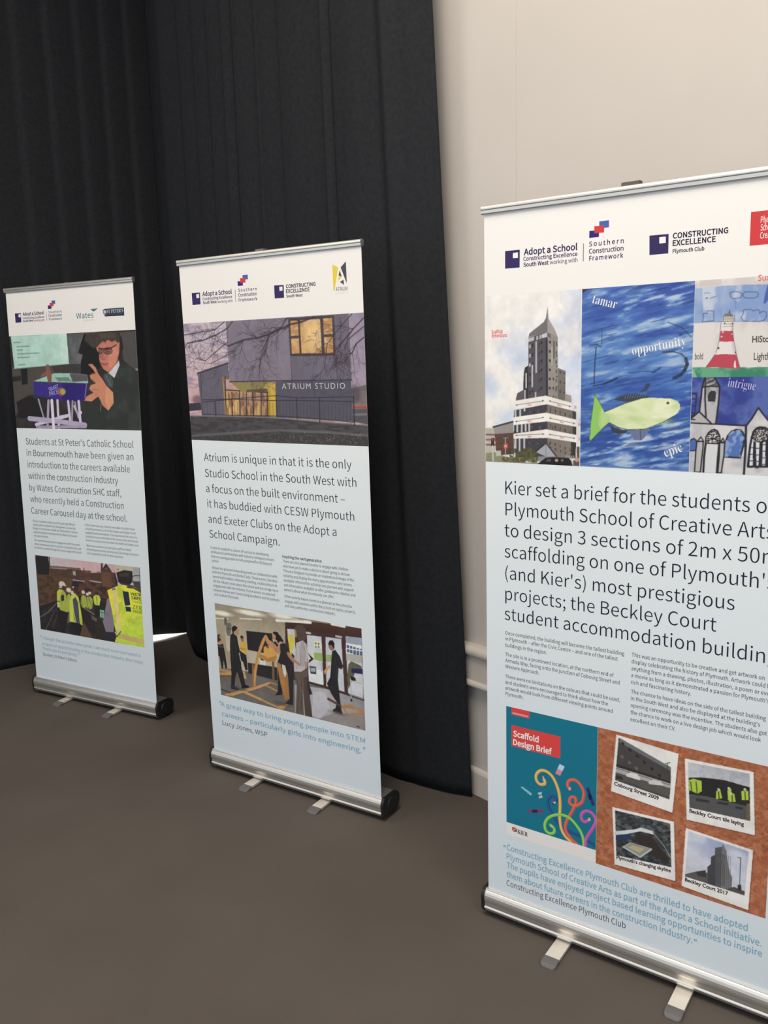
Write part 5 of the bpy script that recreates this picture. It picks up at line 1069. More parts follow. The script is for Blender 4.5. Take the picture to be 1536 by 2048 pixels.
FB = [(345.1,1471.9),(367.5,1480.4),(399.9,1494.4),(422.2,1501.6),(438,1505.7),(463.1,1508.7),(487.9,1507.4),(512.4,1506.7),(529.3,1500.5),(536.4,1492.3),(536.2,1481.7),(530.2,1471),(516.9,1460.2),(495.8,1448.2),(471.3,1436.6),(452.6,1430.7),(430.4,1427.8),(407.8,1428),(383.3,1433.3),(368.3,1440.1),(358.9,1445.7),(354,1458.5)]
c.poly(FB, (232, 240, 188))
c.tint(FB, c.fbm(60, 30, 3, 33, 0.3), (212, 228, 164), 0.5, 0.7, 0.8); c.tint(FB, c.fbm(70, 26, 3, 34, -0.3), (242, 246, 206), 0.52, 0.68, 0.9)
for e in ((423.3,1456.1,19.1,6.9), (501.9,1450.7,21.4,6.2), (356.4,1456.9,13.2,9.6)): c.ell(e, (186, 210, 136), 0.45, 0.6)
TF = [(318.2,1517.5),(331.3,1498.6),(346.1,1472),(360.6,1460.2),(358.9,1445.7),(344.5,1432.6),(307.8,1394.7),(305.6,1402.5),(308.5,1438.5),(314,1480.8)]
c.poly(TF, (190, 220, 142)); c.tint(TF, c.fbm(40, 60, 3, 35), (150, 208, 100), 0.42, 0.6); c.poly([(314.1,1477.6),(326.2,1458.3),(323.5,1419.3),(307.8,1396),(308.6,1435.3)], (148, 212, 104), 0.7)
c.line([(318.2,1517.5),(331.3,1498.6),(346.1,1472),(367.5,1480.4),(399.9,1494.4),(438,1505.7)], 1.8, (86, 96, 84)); c.line([(307.8,1394.7),(344.5,1432.6),(358.9,1445.1),(383.3,1433.3),(407.8,1428),(452.6,1430.7),(495.8,1448.2),(522.8,1464.8)], 1.8, (84, 96, 88)); c.line([(318.2,1517.5),(314,1480.8),(308.5,1438.5),(307.1,1394.7)], 1.8, (84, 110, 84))
c.ell((506.7,1495.7,3.7,3.4), (72, 78, 66)); c.ell((525.1,1487.8,7.2,5.5), (206, 216, 174), 0.7, 0.4)
picture(c, 'printed_painting', sheet, xf, 'painting of a pale green fish in a blue sea')
g = Layer()
g.text('tamar', [(307.5,1746.7),(370.7,1729)], 23, I_PAPER, 'serif', off=-0.009, rot=True); g.text('opportunity', [(415.8,1613.9),(546.7,1634)], 23, I_PAPER, 'serif', off=-0.009, rot=True); g.text('epic', [(505.1,1361.9),(547.3,1378.3)], 24, I_PAPER, 'serif', off=-0.009, rot=True)
g.build('caption', sheet, xf)['label'] = 'white serif words over the fish painting'

# --- lighthouse drawing
u0, u1 = 563.0, SHW
vm = [(562.2,1558.1),(731.3,1556.8)]; vm = 0.5 * (vm[0][1] + vm[1][1])
c = Canvas(u0, vm, u1, C1, 1.5, (230, 224, 216), WH)
n = c.fbm(45, 90, 4, 41); m_ = c.fbm(30, 40, 3, 42)
c.tint(c.rect(), n, (206, 200, 194), 0.5, 0.72, 0.8)
c.poly([(562.6,1777.5),(562,1794.2),(621,1792.9),(727.7,1788.5),(728.5,1771.9),(694.3,1774.2),(691.8,1780.9)], (244, 238, 228), 0.5); c.poly([(572.9,1782.9),(621.4,1783.2),(623.2,1768.2),(571,1767.6)], (212, 202, 196), 0.8); c.poly([(652.2,1782.4),(694,1781.9),(694.6,1768.2),(652.8,1769.1)], (216, 208, 202), 0.8)
SKY = [(561.8,1765.6),(588.2,1766.3),(631.6,1766.8),(671.6,1766.3),(717.6,1763.9),(816.6,1759),(821,1676.1),(651.6,1683.6),(610.7,1685.2),(561.5,1684.1)]
c.poly(SKY, (172, 188, 216)); c.tint(SKY, n, (132, 160, 206), 0.48, 0.66, 0.9); c.tint(SKY, m_, (206, 212, 224), 0.54, 0.70, 0.9)
c.poly([(561.8,1764.6),(579.7,1764.5),(583.7,1687.3),(561.4,1684.8)], (128, 158, 206), 0.5)
OL = (66, 74, 112)
for q in ([(641.8,1750),(651.1,1752.4),(663,1750.3),(669,1745.6),(665.8,1737.4),(649.4,1736.1),(643.3,1741.4)], [(673.5,1750.1),(698.9,1748.4),(703.6,1745.5),(703.4,1738.3),(696.1,1734.7),(675.2,1736.7),(670.3,1741.9)], [(668.9,1693.6),(673.8,1701.8),(672.3,1708),(677.5,1710.7),(689.1,1709.9),(695,1706.6),(705.3,1708.9),(708.9,1704.5),(708.5,1700.3),(714.6,1704.7),(722.7,1702.5),(723.7,1692.8),(719,1684.7),(708.8,1681.7),(673.9,1684.8)], [(582.5,1687.4),(584.6,1697.2),(583,1706),(592.8,1706.7),(592,1712.3),(607.3,1710.8),(608.2,1688.5)]): c.line(q, 1.6, OL, 0.8, True)
c.line([(578.8,1685.7),(583.7,1687.3),(627.6,1684.9)], 1.2, (80, 96, 150), 0.6); c.line([(583.8,1751.8),(588.7,1753.9),(597.3,1752.1)], 1.4, OL, .6); c.line([(589.1,1741),(591.6,1741.4)], 3, OL, .8); c.line([(597.7,1740.4),(610.9,1744.3)], 1.6, OL, .7); c.line([(653,1735.9),(656.8,1713.8)], 1.6, (110, 130, 180), .7)
c.poly([(715.5,1722),(717.6,1739.7),(722.2,1761.8),(733.5,1761),(725.9,1729.6),(719.6,1721.1)], (72, 96, 168), 0.9)
c.poly([(561.2,1580.9),(585,1581.8),(595,1580.7),(671.4,1578.2),(691.5,1576.7),(708.8,1579.8),(826.3,1577.4),(827.8,1549.6),(560.9,1554)], (104, 172, 132)); c.tint([(561.2,1581.5),(826.3,1577.4),(827.8,1549.6),(560.9,1554)], m_, (62, 138, 108), 0.46, 0.62); c.poly([(561.3,1579.6),(566.4,1575.6),(576,1553.7),(560.9,1554)], (150, 204, 160), .8)
LH = (236, 230, 222)
c.poly([(625.3,1684.4),(651.6,1683.6),(651.8,1662.8),(655.2,1639.3),(661.8,1608.2),(613.6,1609.7),(622.1,1640.6),(624.8,1664.1)], LH)
c.poly([(645.7,1682.7),(651.6,1683.6),(651.8,1662.8),(658.1,1626.8),(661.8,1608.2),(654.7,1608.4),(646.9,1651.9)], (208, 200, 194), .7)
RD = (196, 72, 88)
c.poly([(624.6,1663.8),(634.5,1663.9),(651.8,1663.5),(654.8,1639.3),(636.7,1638.8),(622.1,1640.6)], RD); c.poly([(613.6,1610),(636.6,1610.9),(661.8,1608.8),(667.1,1594.4),(670.8,1578.2),(663.1,1576.2),(651.2,1576.8),(619.6,1580.7),(594.3,1581.1),(602,1591.2)], RD)
c.poly([(658.2,1594.7),(660.6,1594.6),(662.5,1577.8),(657.6,1579.8)], (240, 234, 228)); c.line([(613.6,1610),(606.6,1598.7),(594.3,1581.1)], 1.4, (120, 60, 70)); c.line([(615.9,1613.4),(622.1,1640.6),(625.3,1684.4)], 1.2, (120, 110, 108)); c.line([(651.6,1683.6),(651.8,1663.5),(655.2,1639.3),(662.4,1608.1),(670.7,1579.5)], 1.2, (110, 84, 88))
c.poly([(630.7,1698.3),(632.9,1702.4),(640,1705.3),(647.2,1703.7),(651,1697.1),(652.2,1683.6),(629.5,1684.2)], (226, 214, 192)); c.poly([(630.7,1698.3),(632.9,1702.4),(640,1705.3),(647.2,1703.7),(650.8,1697.1)], (132, 126, 122))
for k in range(6): c.line([(q[0] + k * 4.6, q[1]) for q in [(631.2,1701.9),(630.7,1684.8)]], 0.9, (90, 84, 80))
for k in range(5): c.line([(q[0], q[1] - k * 5.6) for q in [(629.8,1696.5),(651.4,1696.5)]], 0.9, (90, 84, 80))
c.poly([(641,1704.4),(643,1712.8),(644.8,1704.5)], (46, 48, 66))
for e in ((633.2,1681.2,1.7,1.5), (650.6,1679.8,1.7,1.5), (621.3,1624.7,2.2,3.0), (659.8,1613.8,1.7,2.5)): c.ell(e, (52, 50, 54))
for e in ((630.0,1661.1,1.7,1.7), (627.2,1651.0,1.8,1.6), (650.3,1656.1,1.2,1.5), (656.8,1613.9,1.7,2.2)): c.ell(e, (236, 226, 220))
picture(c, 'printed_drawing', sheet, xf, 'crayon drawing of a red and white lighthouse')
g = Layer()
I_HAND = ink('pencil_ink', (0.085, 0.075, 0.07))
g.text('bold', [(567.9,1599.2),(586.6,1600.3)], 15, I_HAND, 'gill', off=0.004); g.text('HiStory', [(695.3,1636.1),(746.2,1635.2)], 14, I_HAND, 'gill', off=0.02, fit='HiStory'); g.text('Lighthouse', [(700.5,1595.9),(762.7,1595.9)], 16, I_HAND, 'gill', off=0.008); g.text('Sua', [(702.2,1772),(727.3,1773.2)], 13, I_R2, 'gill', off=0.0)
g.build('caption', sheet, xf)['label'] = 'handwritten words round the lighthouse'

# --- abbey drawing
c = Canvas(u0, C0, u1, vm, 1.5, (58, 74, 152), WH)
n = c.fbm(40, 40, 4, 51); m_ = c.fbm(24, 30, 3, 52)
c.tint(c.rect(), n, (96, 116, 182), 0.5, 0.68, 0.8); c.tint(c.rect(), 1 - n, (48, 60, 140), 0.5, 0.65, 0.7)
BK = (46, 45, 50); GY = (206, 203, 202)
c.poly([(560.6,1447.6),(623.5,1446.5),(691.3,1444.4),(715.3,1485.9),(735.8,1459.9),(821.7,1459.6),(828.8,1325.4),(561.3,1311.5)], (220, 217, 214)); 
c.tint([(560.6,1447.6),(623.5,1446.5),(691.3,1444.4),(715.3,1485.9),(735.8,1459.9),(821.7,1459.6),(828.8,1325.4),(561.3,1311.5)], n, (190, 188, 190), 0.5, 0.68, 0.8)
c.poly([(592.8,1555.9),(615.6,1555.5),(627.4,1535.1),(587.4,1533),(587.7,1542)], (108, 106, 108)); c.poly([(587.3,1533.6),(627.4,1535.1),(625.4,1493.3),(622.2,1447.2),(612.3,1446.4),(583.1,1477.7),(585.2,1506.1)], (192, 190, 190)); c.tint([(587.3,1533.6),(627.4,1535.1),(622.2,1447.2),(583.1,1477.7)], m_, (150, 149, 152), 0.5, 0.66)
c.poly([(561.1,1452.9),(581.9,1475.1),(611.7,1447),(561.9,1448.9)], (186, 184, 182))
for q in ([(596.2,1548.2),(610.8,1553.1)], [(596.5,1539.3),(608.7,1542.9),(619.5,1549.1)], [(599,1538),(616.1,1542.8)], [(589,1540.7),(593.7,1548.2)]): c.line(q, 1.6, (190, 188, 188))
for q in ([(601.1,1549.4),(613.5,1546.7)], [(600,1544.3),(615.7,1553)], [(608.9,1539.1),(621,1542.8)]): c.line(q, 2, BK, .7)
c.poly([(600.6,1511.2),(602.8,1520.1),(608.1,1525.8),(616.8,1525.1),(620,1520),(618.4,1499),(601.6,1500.3)], (58, 57, 60))
for w, q in ((4, [(592.8,1555.9),(587.3,1535.6),(585.2,1506.1),(583.1,1477.1)]), (4, [(594.2,1534.2),(594.9,1506.1),(598.8,1459.8)]), (4, [(615.6,1555.5),(627.7,1535.1),(626,1493.3),(621.6,1446.5)]), (3.5, [(587.3,1533.6),(606.5,1536),(627.7,1534.9)]), (3, [(594,1555.9),(594.8,1534.2)]),
             (4, [(562.2,1457.4),(582.2,1475.8),(612.9,1446.4)]), (3.5, [(561.2,1448.3),(609.8,1446.4),(623.5,1446.5)]), (4, [(623.5,1446.5),(656.5,1445.1),(691.3,1444.4),(702.4,1460.8),(715.3,1485.9),(735.8,1459.9),(755.6,1439.1)]), (5.5, [(690.1,1444.3),(691.6,1395),(690.9,1356.7),(690.3,1328.5)])): c.line(q, w, BK)
c.poly([(562.6,1521.7),(577.1,1521.6),(575.9,1501),(573.2,1471.2),(562.8,1459.4),(562,1464.6),(571.2,1473.8),(572.3,1516.4),(563.1,1516.5)], (54, 52, 70)); 
for k in range(4): c.line([(q[0], q[1] - k * 16.5) for q in [(562.5,1506.2),(572.6,1505.5)]], 3, (54, 52, 70))
AB = (86, 118, 184)
def arch(pts, col, w=4): c.poly(pts, col); c.line(pts, w, BK, 1.0, True)
A1 = [(560.3,1400.4),(565.8,1407.7),(572.1,1410.5),(578,1406.1),(580.1,1399.6),(578.2,1381.1),(560.3,1379.9)]; arch(A1, (78, 108, 178), 3)
A2 = [(642.5,1369),(645.4,1403.9),(650.3,1419.5),(658.3,1429.9),(669,1434.5),(678.7,1433.4),(684.3,1427.8),(687.8,1415.2),(686.3,1394.9),(680.2,1367.8)]; arch(A2, AB, 4); c.tint(A2, c.fbm(9, 14, 3, 55), (150, 176, 218), 0.5, 0.62, 0.85)
A3 = [(599.7,1400.1),(600.4,1414.5),(605.6,1425),(612.9,1431.6),(619.6,1433.6),(626.6,1429.9),(631.9,1419.1),(633.8,1402.3),(631.4,1399.7)]; c.poly(A3, (222, 218, 212))
sp = random.Random(2)
for k in range(150):
    u, v = sp.choice(A3); uu = sp.uniform(638, 690); 
A3u = [q[0] for q in A3]; A3v = [q[1] for q in A3]
c.setclip(A3)
for k in range(120): c.ell((sp.uniform(min(A3u), max(A3u)), sp.uniform(min(A3v), max(A3v)), sp.uniform(1.2, 2.6), sp.uniform(1.0, 2.0)), BK)
c.setclip(None); c.line(A3, 3.5, BK, 1, True)
c.poly([(599.1,1398.8),(629.6,1399),(630.4,1329.5),(597.2,1329.2)], (224, 223, 222))
for w, q in ((5, [(600.3,1399.5),(597.8,1366.1),(597.2,1328.5)]), (8, [(633.2,1402.3),(631.4,1367.3),(630.2,1329.5)]), (3.5, [(599.7,1400.1),(633.9,1399.5)])): c.line(q, w, BK)
for q in ([(579.3,1403.5),(594.5,1403.9),(594.4,1389.5),(590.2,1328.9),(576.2,1328.2),(577.7,1378.5)], [(632.6,1402.3),(644.2,1402.6),(643.5,1372.9),(639.1,1329.9),(631,1329.5),(632.7,1367.4)]): c.poly(q, (190, 189, 188)); c.line(q, 3.5, BK, 1, True)
for q in ([(581.2,1404.2),(588.4,1414.8),(595.1,1404.6)], [(634.7,1403.7),(639.7,1413.4),(643.8,1403.9)]): c.poly(q, (206, 204, 202)); c.line(q, 3, BK, 1, True)
W1 = [(698.4,1348.1),(701.1,1395.3),(704.3,1418.1),(708.4,1430.8),(714,1438.4),(720.9,1441.1),(732.5,1440),(742.1,1433.9),(757,1409.4),(766.7,1351.1)]; c.poly(W1, (228, 226, 224))
c.poly([(707.6,1409.4),(713.6,1407),(717.9,1350.2),(708.7,1349.6)], BK); c.poly([(721.8,1406.6),(728.8,1407.4),(730.2,1350.8),(721.7,1350.4)], BK); c.poly([(734.5,1410.1),(741.8,1415.3),(745.9,1351.4),(736,1351)], BK); c.poly([(749.8,1415.4),(757,1409.4),(762,1352.1),(751.7,1351.7)], BK)
for k in range(4):
    for q in ([(701.2,1392.8),(708.3,1393)], [(715.5,1391.9),(721.3,1392.1)], [(729.1,1401.2),(734.3,1401.3)]): c.line([(a, v - k * 15.5) for a, v in q], 2.6, (76, 84, 130))
RO = (723.4,1423.6,18.5,16.9); c.ell(RO, (222, 214, 206))
for k in range(230):
    a, r = sp.uniform(0, 6.28), math.sqrt(sp.random()) * 0.97
    c.ell((RO[0] + RO[2] * r * math.cos(a), RO[1] + RO[3] * r * math.sin(a), sp.uniform(.8, 1.7), sp.uniform(.8, 1.5)), BK)
c.line([(RO[0] + RO[2] * math.cos(t), RO[1] + RO[3] * math.sin(t)) for t in np.linspace(0, 6.283, 28)], 3, BK)
c.line(W1, 5, BK, 1, True); c.poly([(697.4,1345.5),(699.4,1395.2),(703.2,1415.6),(702.9,1382.7),(701.5,1346.3)], BK)
picture(c, 'printed_drawing', sheet, xf, 'ink drawing of an abbey with blue arches')
g = Layer(); g.text('intrigue', [(645,1535.2),(706.3,1526.1)], 21, I_LILAC, 'serif', off=-0.009, rot=True); g.build('caption', sheet, xf)['label'] = 'lilac serif word intrigue'

# --- brief cover
TB = 611.2; BB = 203.3; US = 342.0
WH2 = (236, 230, 224)
c = Canvas(62.5, BB, US, TB, 1.5, (0, 114, 138), WH2)
wt = [(62.5,242.3),(342.9,243.3)]; wv = 0.5 * (wt[0][1] + wt[1][1])
c.poly([(60, wv), (345, wv), (345, BB - 3), (60, BB - 3)], (234, 226, 220))
c.setclip([(60, wv), (345, wv), (345, TB + 3), (60, TB + 3)])
c.poly([(79.9,611.8),(137.1,611.1),(137.2,589),(79.9,588.2)], (220, 64, 62)); 
c.line([(83.4,594.6),(132,593.9)], 4, (236, 160, 150), .8)
c.poly([(79.8,555.6),(232.3,556.5),(232.9,491),(79.7,491)], (222, 62, 58))
def tube(pts, w, col, hi, tip=None):
    P_ = np.array(pts); 
    t = np.linspace(0, len(P_) - 1, len(P_) * 6); k = np.arange(len(P_))
    # Catmull-Rom through the traced points
    out = []
    for tt in t:
        i = int(min(tt, len(P_) - 2)); f = tt - i
        p0, p1, p2, p3 = P_[max(i - 1, 0)], P_[i], P_[i + 1], P_[min(i + 2, len(P_) - 1)]
        out.append(0.5 * ((2 * p1) + (-p0 + p2) * f + (2 * p0 - 5 * p1 + 4 * p2 - p3) * f * f + (-p0 + 3 * p1 - 3 * p2 + p3) * f ** 3))
    c.line(out, w, col); c.line([(a - w * .15, b + w * .12) for a, b in out], w * 0.35, hi, .7)
    if tip:
        c.poly(tip, (226, 190, 150)); c.line([tip[0], tip[0]], 3, (70, 60, 60))
tube([(213.6,347.5),(222.4,360.3),(214.5,369.2),(202.2,364.5),(195.6,345.6),(205.3,321.3),(222.3,298.2),(242,282.8),(269.7,274.7),(296.9,271.1),(329.3,260.5),(350.7,249.8)], 8.5, (24, 60, 130), (60, 100, 170), [(219.2,345.8),(210.7,351.2),(220.2,355.1)])
tube([(185,411.4),(185.1,400.2),(170.9,395.1),(160,404.5),(159.4,422.4),(173.5,438.6),(193.3,439.4),(213,424.7),(228.8,390.1),(233.6,352.3),(232.9,307.1),(238.7,275),(250.6,256.2),(267.8,244.8)], 8.5, (232, 172, 70), (246, 200, 110), [(179.3,425.5),(187.8,412.2),(179.4,408.7)])
tube([(262.7,405.4),(255.5,417.1),(261.4,431.5),(278.6,437.4),(294.9,426.6),(304.3,406.2),(300.9,380.5),(287.6,363.9),(273.1,358.5),(262.1,365.2),(265.7,380.7),(278.2,384.4),(281.6,372.1),(271.6,342.5),(255.6,308.5),(250.3,281.5),(264.4,257.8),(289.2,241.7)], 8.5, (226, 76, 54), (240, 120, 90), [(262.8,399.8),(257.3,408.2),(265.9,411.8)])
tube([(202.8,277.9),(215.3,270.4),(215.4,257.4),(203,250),(189.3,256.5),(187.5,278.8),(202.6,302.4),(233.3,318.5),(263.7,316.6),(291.2,292.8),(304,267.8),(307,243.1)], 8.5, (126, 196, 62), (170, 220, 110), [(201.7,279.3),(211.3,277.7),(207.4,269.7)])
tube([(320.3,327.4),(307.1,318.9),(298.9,326.3),(299.3,340.8),(311.9,353.5),(329,352.1),(340.9,334.9),(333.9,310.7),(314.2,271.1),(311.3,245)], 8.5, (196, 68, 160), (216, 110, 185), [(321.7,338.9),(326.1,329.2),(316.6,325.2)])
c.poly([(129.1,298.3),(136.7,305.8),(179.8,318.2),(182.1,314.3),(179.9,307.4),(136.7,296)], (136, 52, 112)); c.poly([(146.5,308.2),(163.8,313.4),(163.9,303.1),(146.6,297.8)], (56, 30, 70))
c.poly([(311,422.4),(318.8,427.3),(338.1,378.9),(328.6,373.9)], (44, 44, 110)); c.poly([(315.5,404),(324.9,408.9),(330.4,394.1),(321,389.2)], (24, 26, 70))
c.poly([(231.4,474.1),(246.3,469.7),(239.8,454.2),(224.9,458.5)], (186, 214, 226)); c.poly([(224.9,458.5),(239.8,454.2),(232.8,438),(218.4,441.8)], (214, 136, 160)); c.poly([(109.1,368.5),(115,371.9),(145.8,358.4),(141.8,350.9)], (132, 194, 206)); c.poly([(163.6,365.8),(176.7,372.4),(175.1,363.4),(180.2,356.4),(167.1,349.7),(169.4,358.9)], (196, 208, 210)); c.ell((171.6,360.7,2.8,3.4), (110, 130, 136))
c.setclip(None)
c.poly([(81.1,232.8),(96.7,234.2),(96.7,220.1),(81.1,218.6)], (206, 52, 50)); c.poly([(82.3,219),(95.5,233.2),(96.7,220.1)], (90, 84, 84)); c.line([(81.1,218),(96.7,234.2)], 1.6, (240, 235, 230))
picture(c, 'printed_cover', sheet, xf, 'teal booklet cover with coloured curling pencils')
g = Layer()
g.text('Scaffold', [(85.1,520.7),(166.4,524.9)], 17.5, I_PAPER, 'sans', off=0.026); g.text('Design Brief', [(85,492.4),(207.4,499.8)], 17.5, I_PAPER, 'sans', off=0.026)
g.text('KIER', [(99.1,216.1),(132.2,219.1)], 13, I_BLACK, 'serif'); g.text('Scaffold Brief, Plymouth', [(83.4,591.8),(132,591.7)], 4, I_PAPER, off=0.0, res=2)
g.build('caption', sheet, xf)['label'] = 'white title lettering on the booklet cover'

# --- cork board with four snapshots
c = Canvas(US + 0.6, BB, 789.9, TB, 1.5, (176, 104, 68), WH2)
n = c.fbm(12, 12, 4, 61); m_ = c.fbm(5, 5, 2, 62)
c.tint(c.rect(), n, (164, 92, 58), 0.5, 0.7); c.tint(c.rect(), 1 - n, (188, 118, 82), 0.52, 0.7); c.tint(c.rect(), m_, (192, 130, 100), 0.72, 0.80, .7); c.tint(c.rect(), 1 - m_, (138, 76, 54), 0.7, 0.80, .8)
PW = (238, 231, 224)
def snap(outer): 
    c.poly([(a + 2.5, v - 3) for a, v in outer], (120, 62, 42), .6); c.poly(outer, PW)
snap([(394.7,602.3),(561.4,589),(550.3,420.3),(382.8,434.2)])
I1 = [(400.9,594.9),(549,583.3),(541.7,455.4),(393.3,469.2)]; c.setclip(I1)
c.poly(I1, (236, 230, 222)); c.poly([(398.4,595.9),(542.7,546.3),(543.9,505.8),(392.4,516.6)], (74, 70, 68)); c.poly([(405.9,594.6),(542.6,547.3),(543,536.2),(402.1,583.2)], (112, 112, 114))
for k in range(9): c.poly([(a + k * 20, v - k * 13.0) for a, v in [(409.1,586.5),(417.1,583.8),(417.3,575.5),(409.3,578.7)]], (44, 44, 46)); c.poly([(a + k * 20, v - k * 11.5) for a, v in [(407.9,547),(416,545.9),(416.1,537.6),(408.1,538.7)]], (112, 100, 94))
c.poly([(392.4,517.7),(543.9,506.9),(544.1,500.8),(392.6,508.2)], (52, 50, 48)); c.poly([(392.5,509.3),(544.1,500.8),(543.6,485.3),(392.9,490.3)], (176, 172, 168)); c.line([(392.6,506.1),(544.2,496.7)], 2, (90, 86, 84)); c.poly([(392.9,493),(544.4,488.1),(545.7,444.8),(388.4,462.5)], (92, 88, 84)); c.poly([(423.1,493.2),(435.3,502.9),(455.1,503),(462.7,493.6),(462.8,488.5),(425.7,488.7)], (226, 222, 218)); c.poly([(484.7,490.4),(496.5,499.9),(518.1,499.7),(525.5,490.4),(487.3,483.8)], (210, 206, 202)); c.poly([(393,485),(413.2,485.3),(416,475.5),(393.3,473.4)], (66, 48, 44)); c.line([(533.9,556.6),(533.3,513.1)], 2, (70, 66, 64)); c.line([(528.4,553.6),(539.9,559.7)], 2, (70, 66, 64)); c.poly([(393.3,469.2),(428.5,473.7),(478,466.6),(540.5,463.8),(541.1,443.4),(393.7,453.3)], (78, 74, 72))
c.setclip(None)
snap([(577.7,580.7),(744.7,588.3),(755.1,421.3),(587.9,412.3)])
I2 = [(585.8,572.8),(735.8,581.1),(743,455.8),(593.6,447.8)]; c.setclip(I2)
c.grad(I2, [(190, 188, 190), (206, 204, 206), (176, 176, 182)], 75); c.tint(I2, n, (168, 168, 176), .5, .65, .7)
c.poly([(587.2,530.5),(625.3,541),(678.1,548.2),(738.2,545.5),(744.3,454.8),(587.8,442)], (44, 42, 42)); c.poly([(590,485.8),(636.1,491.6),(742.6,493.4),(744.3,454.8),(591.5,443.1)], (86, 84, 84))
YV = (176, 202, 64)
for q in ([(589.7,523.6),(600.9,530.8),(621.2,529.9),(623.1,502.9),(613.5,492.6),(591.5,496.4)], [(658.4,513),(668.3,518.3),(673.5,497.5),(658.4,490.6)], [(685.6,523.2),(694,530.5),(695.4,496.5),(688,496.8)], [(690.4,512.3),(701.8,518.1),(706.2,497.2),(691.2,492.8)], [(718.5,530.2),(734.5,534.8),(736.3,511),(720.8,506.4)]): c.poly(q, YV)
for q in ([(594.4,519.9),(597.9,495.7)], [(607.9,523.7),(611.6,494.6)], [(664.2,512.2),(666.2,494.4)], [(696.9,513.2),(698.5,495)], [(727,530.2),(728.8,508.8)]): c.line(q, 3, (70, 80, 40))
for e in ((664.4,518.7,3.5,3.4), (688.4,529.0,3.0,3.4), (726.8,536.4,3.4,3.4), (695.0,516.1,3.0,3.4)): c.ell(e, (200, 192, 176))
for q in ([(609.5,478.8),(643.1,482.7),(642,475.3),(608.8,471.1)], [(663,485.5),(689.2,488.3),(688.6,482.2),(662.3,479.3)], [(706.6,486.5),(723.8,486.7),(723.2,479.7),(706,479.5)]): c.poly(q, (56, 54, 54))
c.poly([(731.7,499.9),(742.2,502),(744.3,454.8),(733.6,456.4)], (110, 94, 72)); c.setclip(None)
snap([(387.3,388.2),(555.2,396),(564.3,227.1),(397.3,218.5)])
I3 = [(395.1,380.8),(546,387.9),(552.7,263.2),(401.4,247.4)]; c.setclip(I3)
c.poly(I3, (62, 66, 68)); c.tint(I3, c.fbm(14, 8, 3, 64, -.2), (104, 106, 104), .5, .66, .8); c.tint(I3, c.fbm(8, 6, 3, 65), (36, 40, 42), .56, .66, .8)
c.poly([(398.4,319.1),(451.5,341.3),(468.7,352.1),(500.5,351.6),(505.6,342.7),(466.5,340.7),(421.9,316.8),(399.2,305.2)], (214, 214, 212)); c.poly([(398.6,308.3),(441.9,325.9),(442.3,309.9),(399,290.4)], (48, 60, 92)); c.poly([(451.8,329.1),(496.1,335.4),(545.7,288.3),(546.3,270),(492.6,281),(452.3,310.5)], (58, 50, 46))
c.poly([(420.2,279.4),(437.5,296),(497.1,297.4),(468.3,264.7)], (150, 148, 144)); c.poly([(433.8,282.8),(447.6,293.9),(480,292.8),(465.6,276.1)], (186, 176, 130)); c.line([(420.2,279.4),(468.3,264.7),(498.1,297.7)], 4, (196, 196, 194)); c.line([(420.2,279.4),(440,297.9),(498,298.8)], 2, (190, 190, 186)); c.line([(500.6,347.4),(530.4,320.1),(550.4,289.9)], 2.5, (140, 140, 140)); c.setclip(None)
snap([(586.4,387.7),(752.7,379.6),(748.5,211.3),(581.1,218.9)])
I4 = [(593.1,381.1),(742.8,372.8),(738.2,248.1),(588.6,249)]; c.setclip(I4)
c.grad(I4, [(208, 206, 212), (186, 190, 206), (158, 168, 196)], 90); c.tint(I4, c.fbm(60, 50, 3, 67), (222, 220, 226), .45, .7, .7)
c.poly([(588.4,255.7),(616.6,273.5),(621.6,262.3),(643.8,280.5),(663.8,230.8),(589.6,245.7)], (96, 90, 90)); c.poly([(616.6,273.5),(641.3,285.8),(642.1,264.4),(621.6,262.3)], (64, 62, 64))
c.poly([(661.3,355.7),(678.7,365),(680.6,373.7),(685.5,361.2),(690.1,356.7),(695.3,247.6),(663.2,246.1)], (92, 90, 94)); c.poly([(652,327.1),(663.3,337.5),(666.7,247.4),(647.2,250.7),(644.1,296.1),(652.8,306.8)], (72, 70, 74)); c.poly([(678.3,364.9),(680.6,373.7),(689.2,356.4),(694.9,323.9),(701.2,298.2),(706.9,287.5),(706.7,249.2),(681.2,243.4)], (124, 120, 120))
for k in range(5):
    for q in ([(666.2,344.6),(669.5,258.7)], [(681.7,344.7),(685.3,254.2)]): c.line([(a + k * 4.5, v) for a, v in q], 1, (58, 56, 60), .8)
c.poly([(690,248.2),(711.4,263.7),(737.7,260.6),(739.2,246),(690.2,243.1)], (84, 78, 76)); c.poly([(719.8,271.9),(729.2,276.3),(729.9,260.3),(721.3,257.1)], (60, 46, 46)); c.line([(724.4,349.1),(725.2,268.7)], 2.2, (82, 80, 84)); c.line([(724.5,348.2),(717.6,347.8)], 2, (82, 80, 84)); c.setclip(None)
picture(c, 'printed_photograph', sheet, xf, 'cork board with four white-bordered snapshots')
g = Layer()
g.text('Cobourg Street 2009', [(391.1,454.7),(513.4,445.6)], 10.2, I_BLACK, 'gill', off=0.026, rot=True); g.text('Beckley Court tile laying', [(594,434.7),(728.4,438)], 10.2, I_BLACK, 'gill', off=0.026, rot=True); g.text("Plymouth's changing skyline", [(402.6,237.4),(551.7,248.1)], 10.2, I_BLACK, 'gill', off=0.026, rot=True); g.text('Beckley Court 2017', [(589,236.5),(698.1,234.2)], 10.2, I_BLACK, 'gill', off=0.026, rot=True)
g.build('caption', sheet, xf)['label'] = 'black captions under the snapshots'

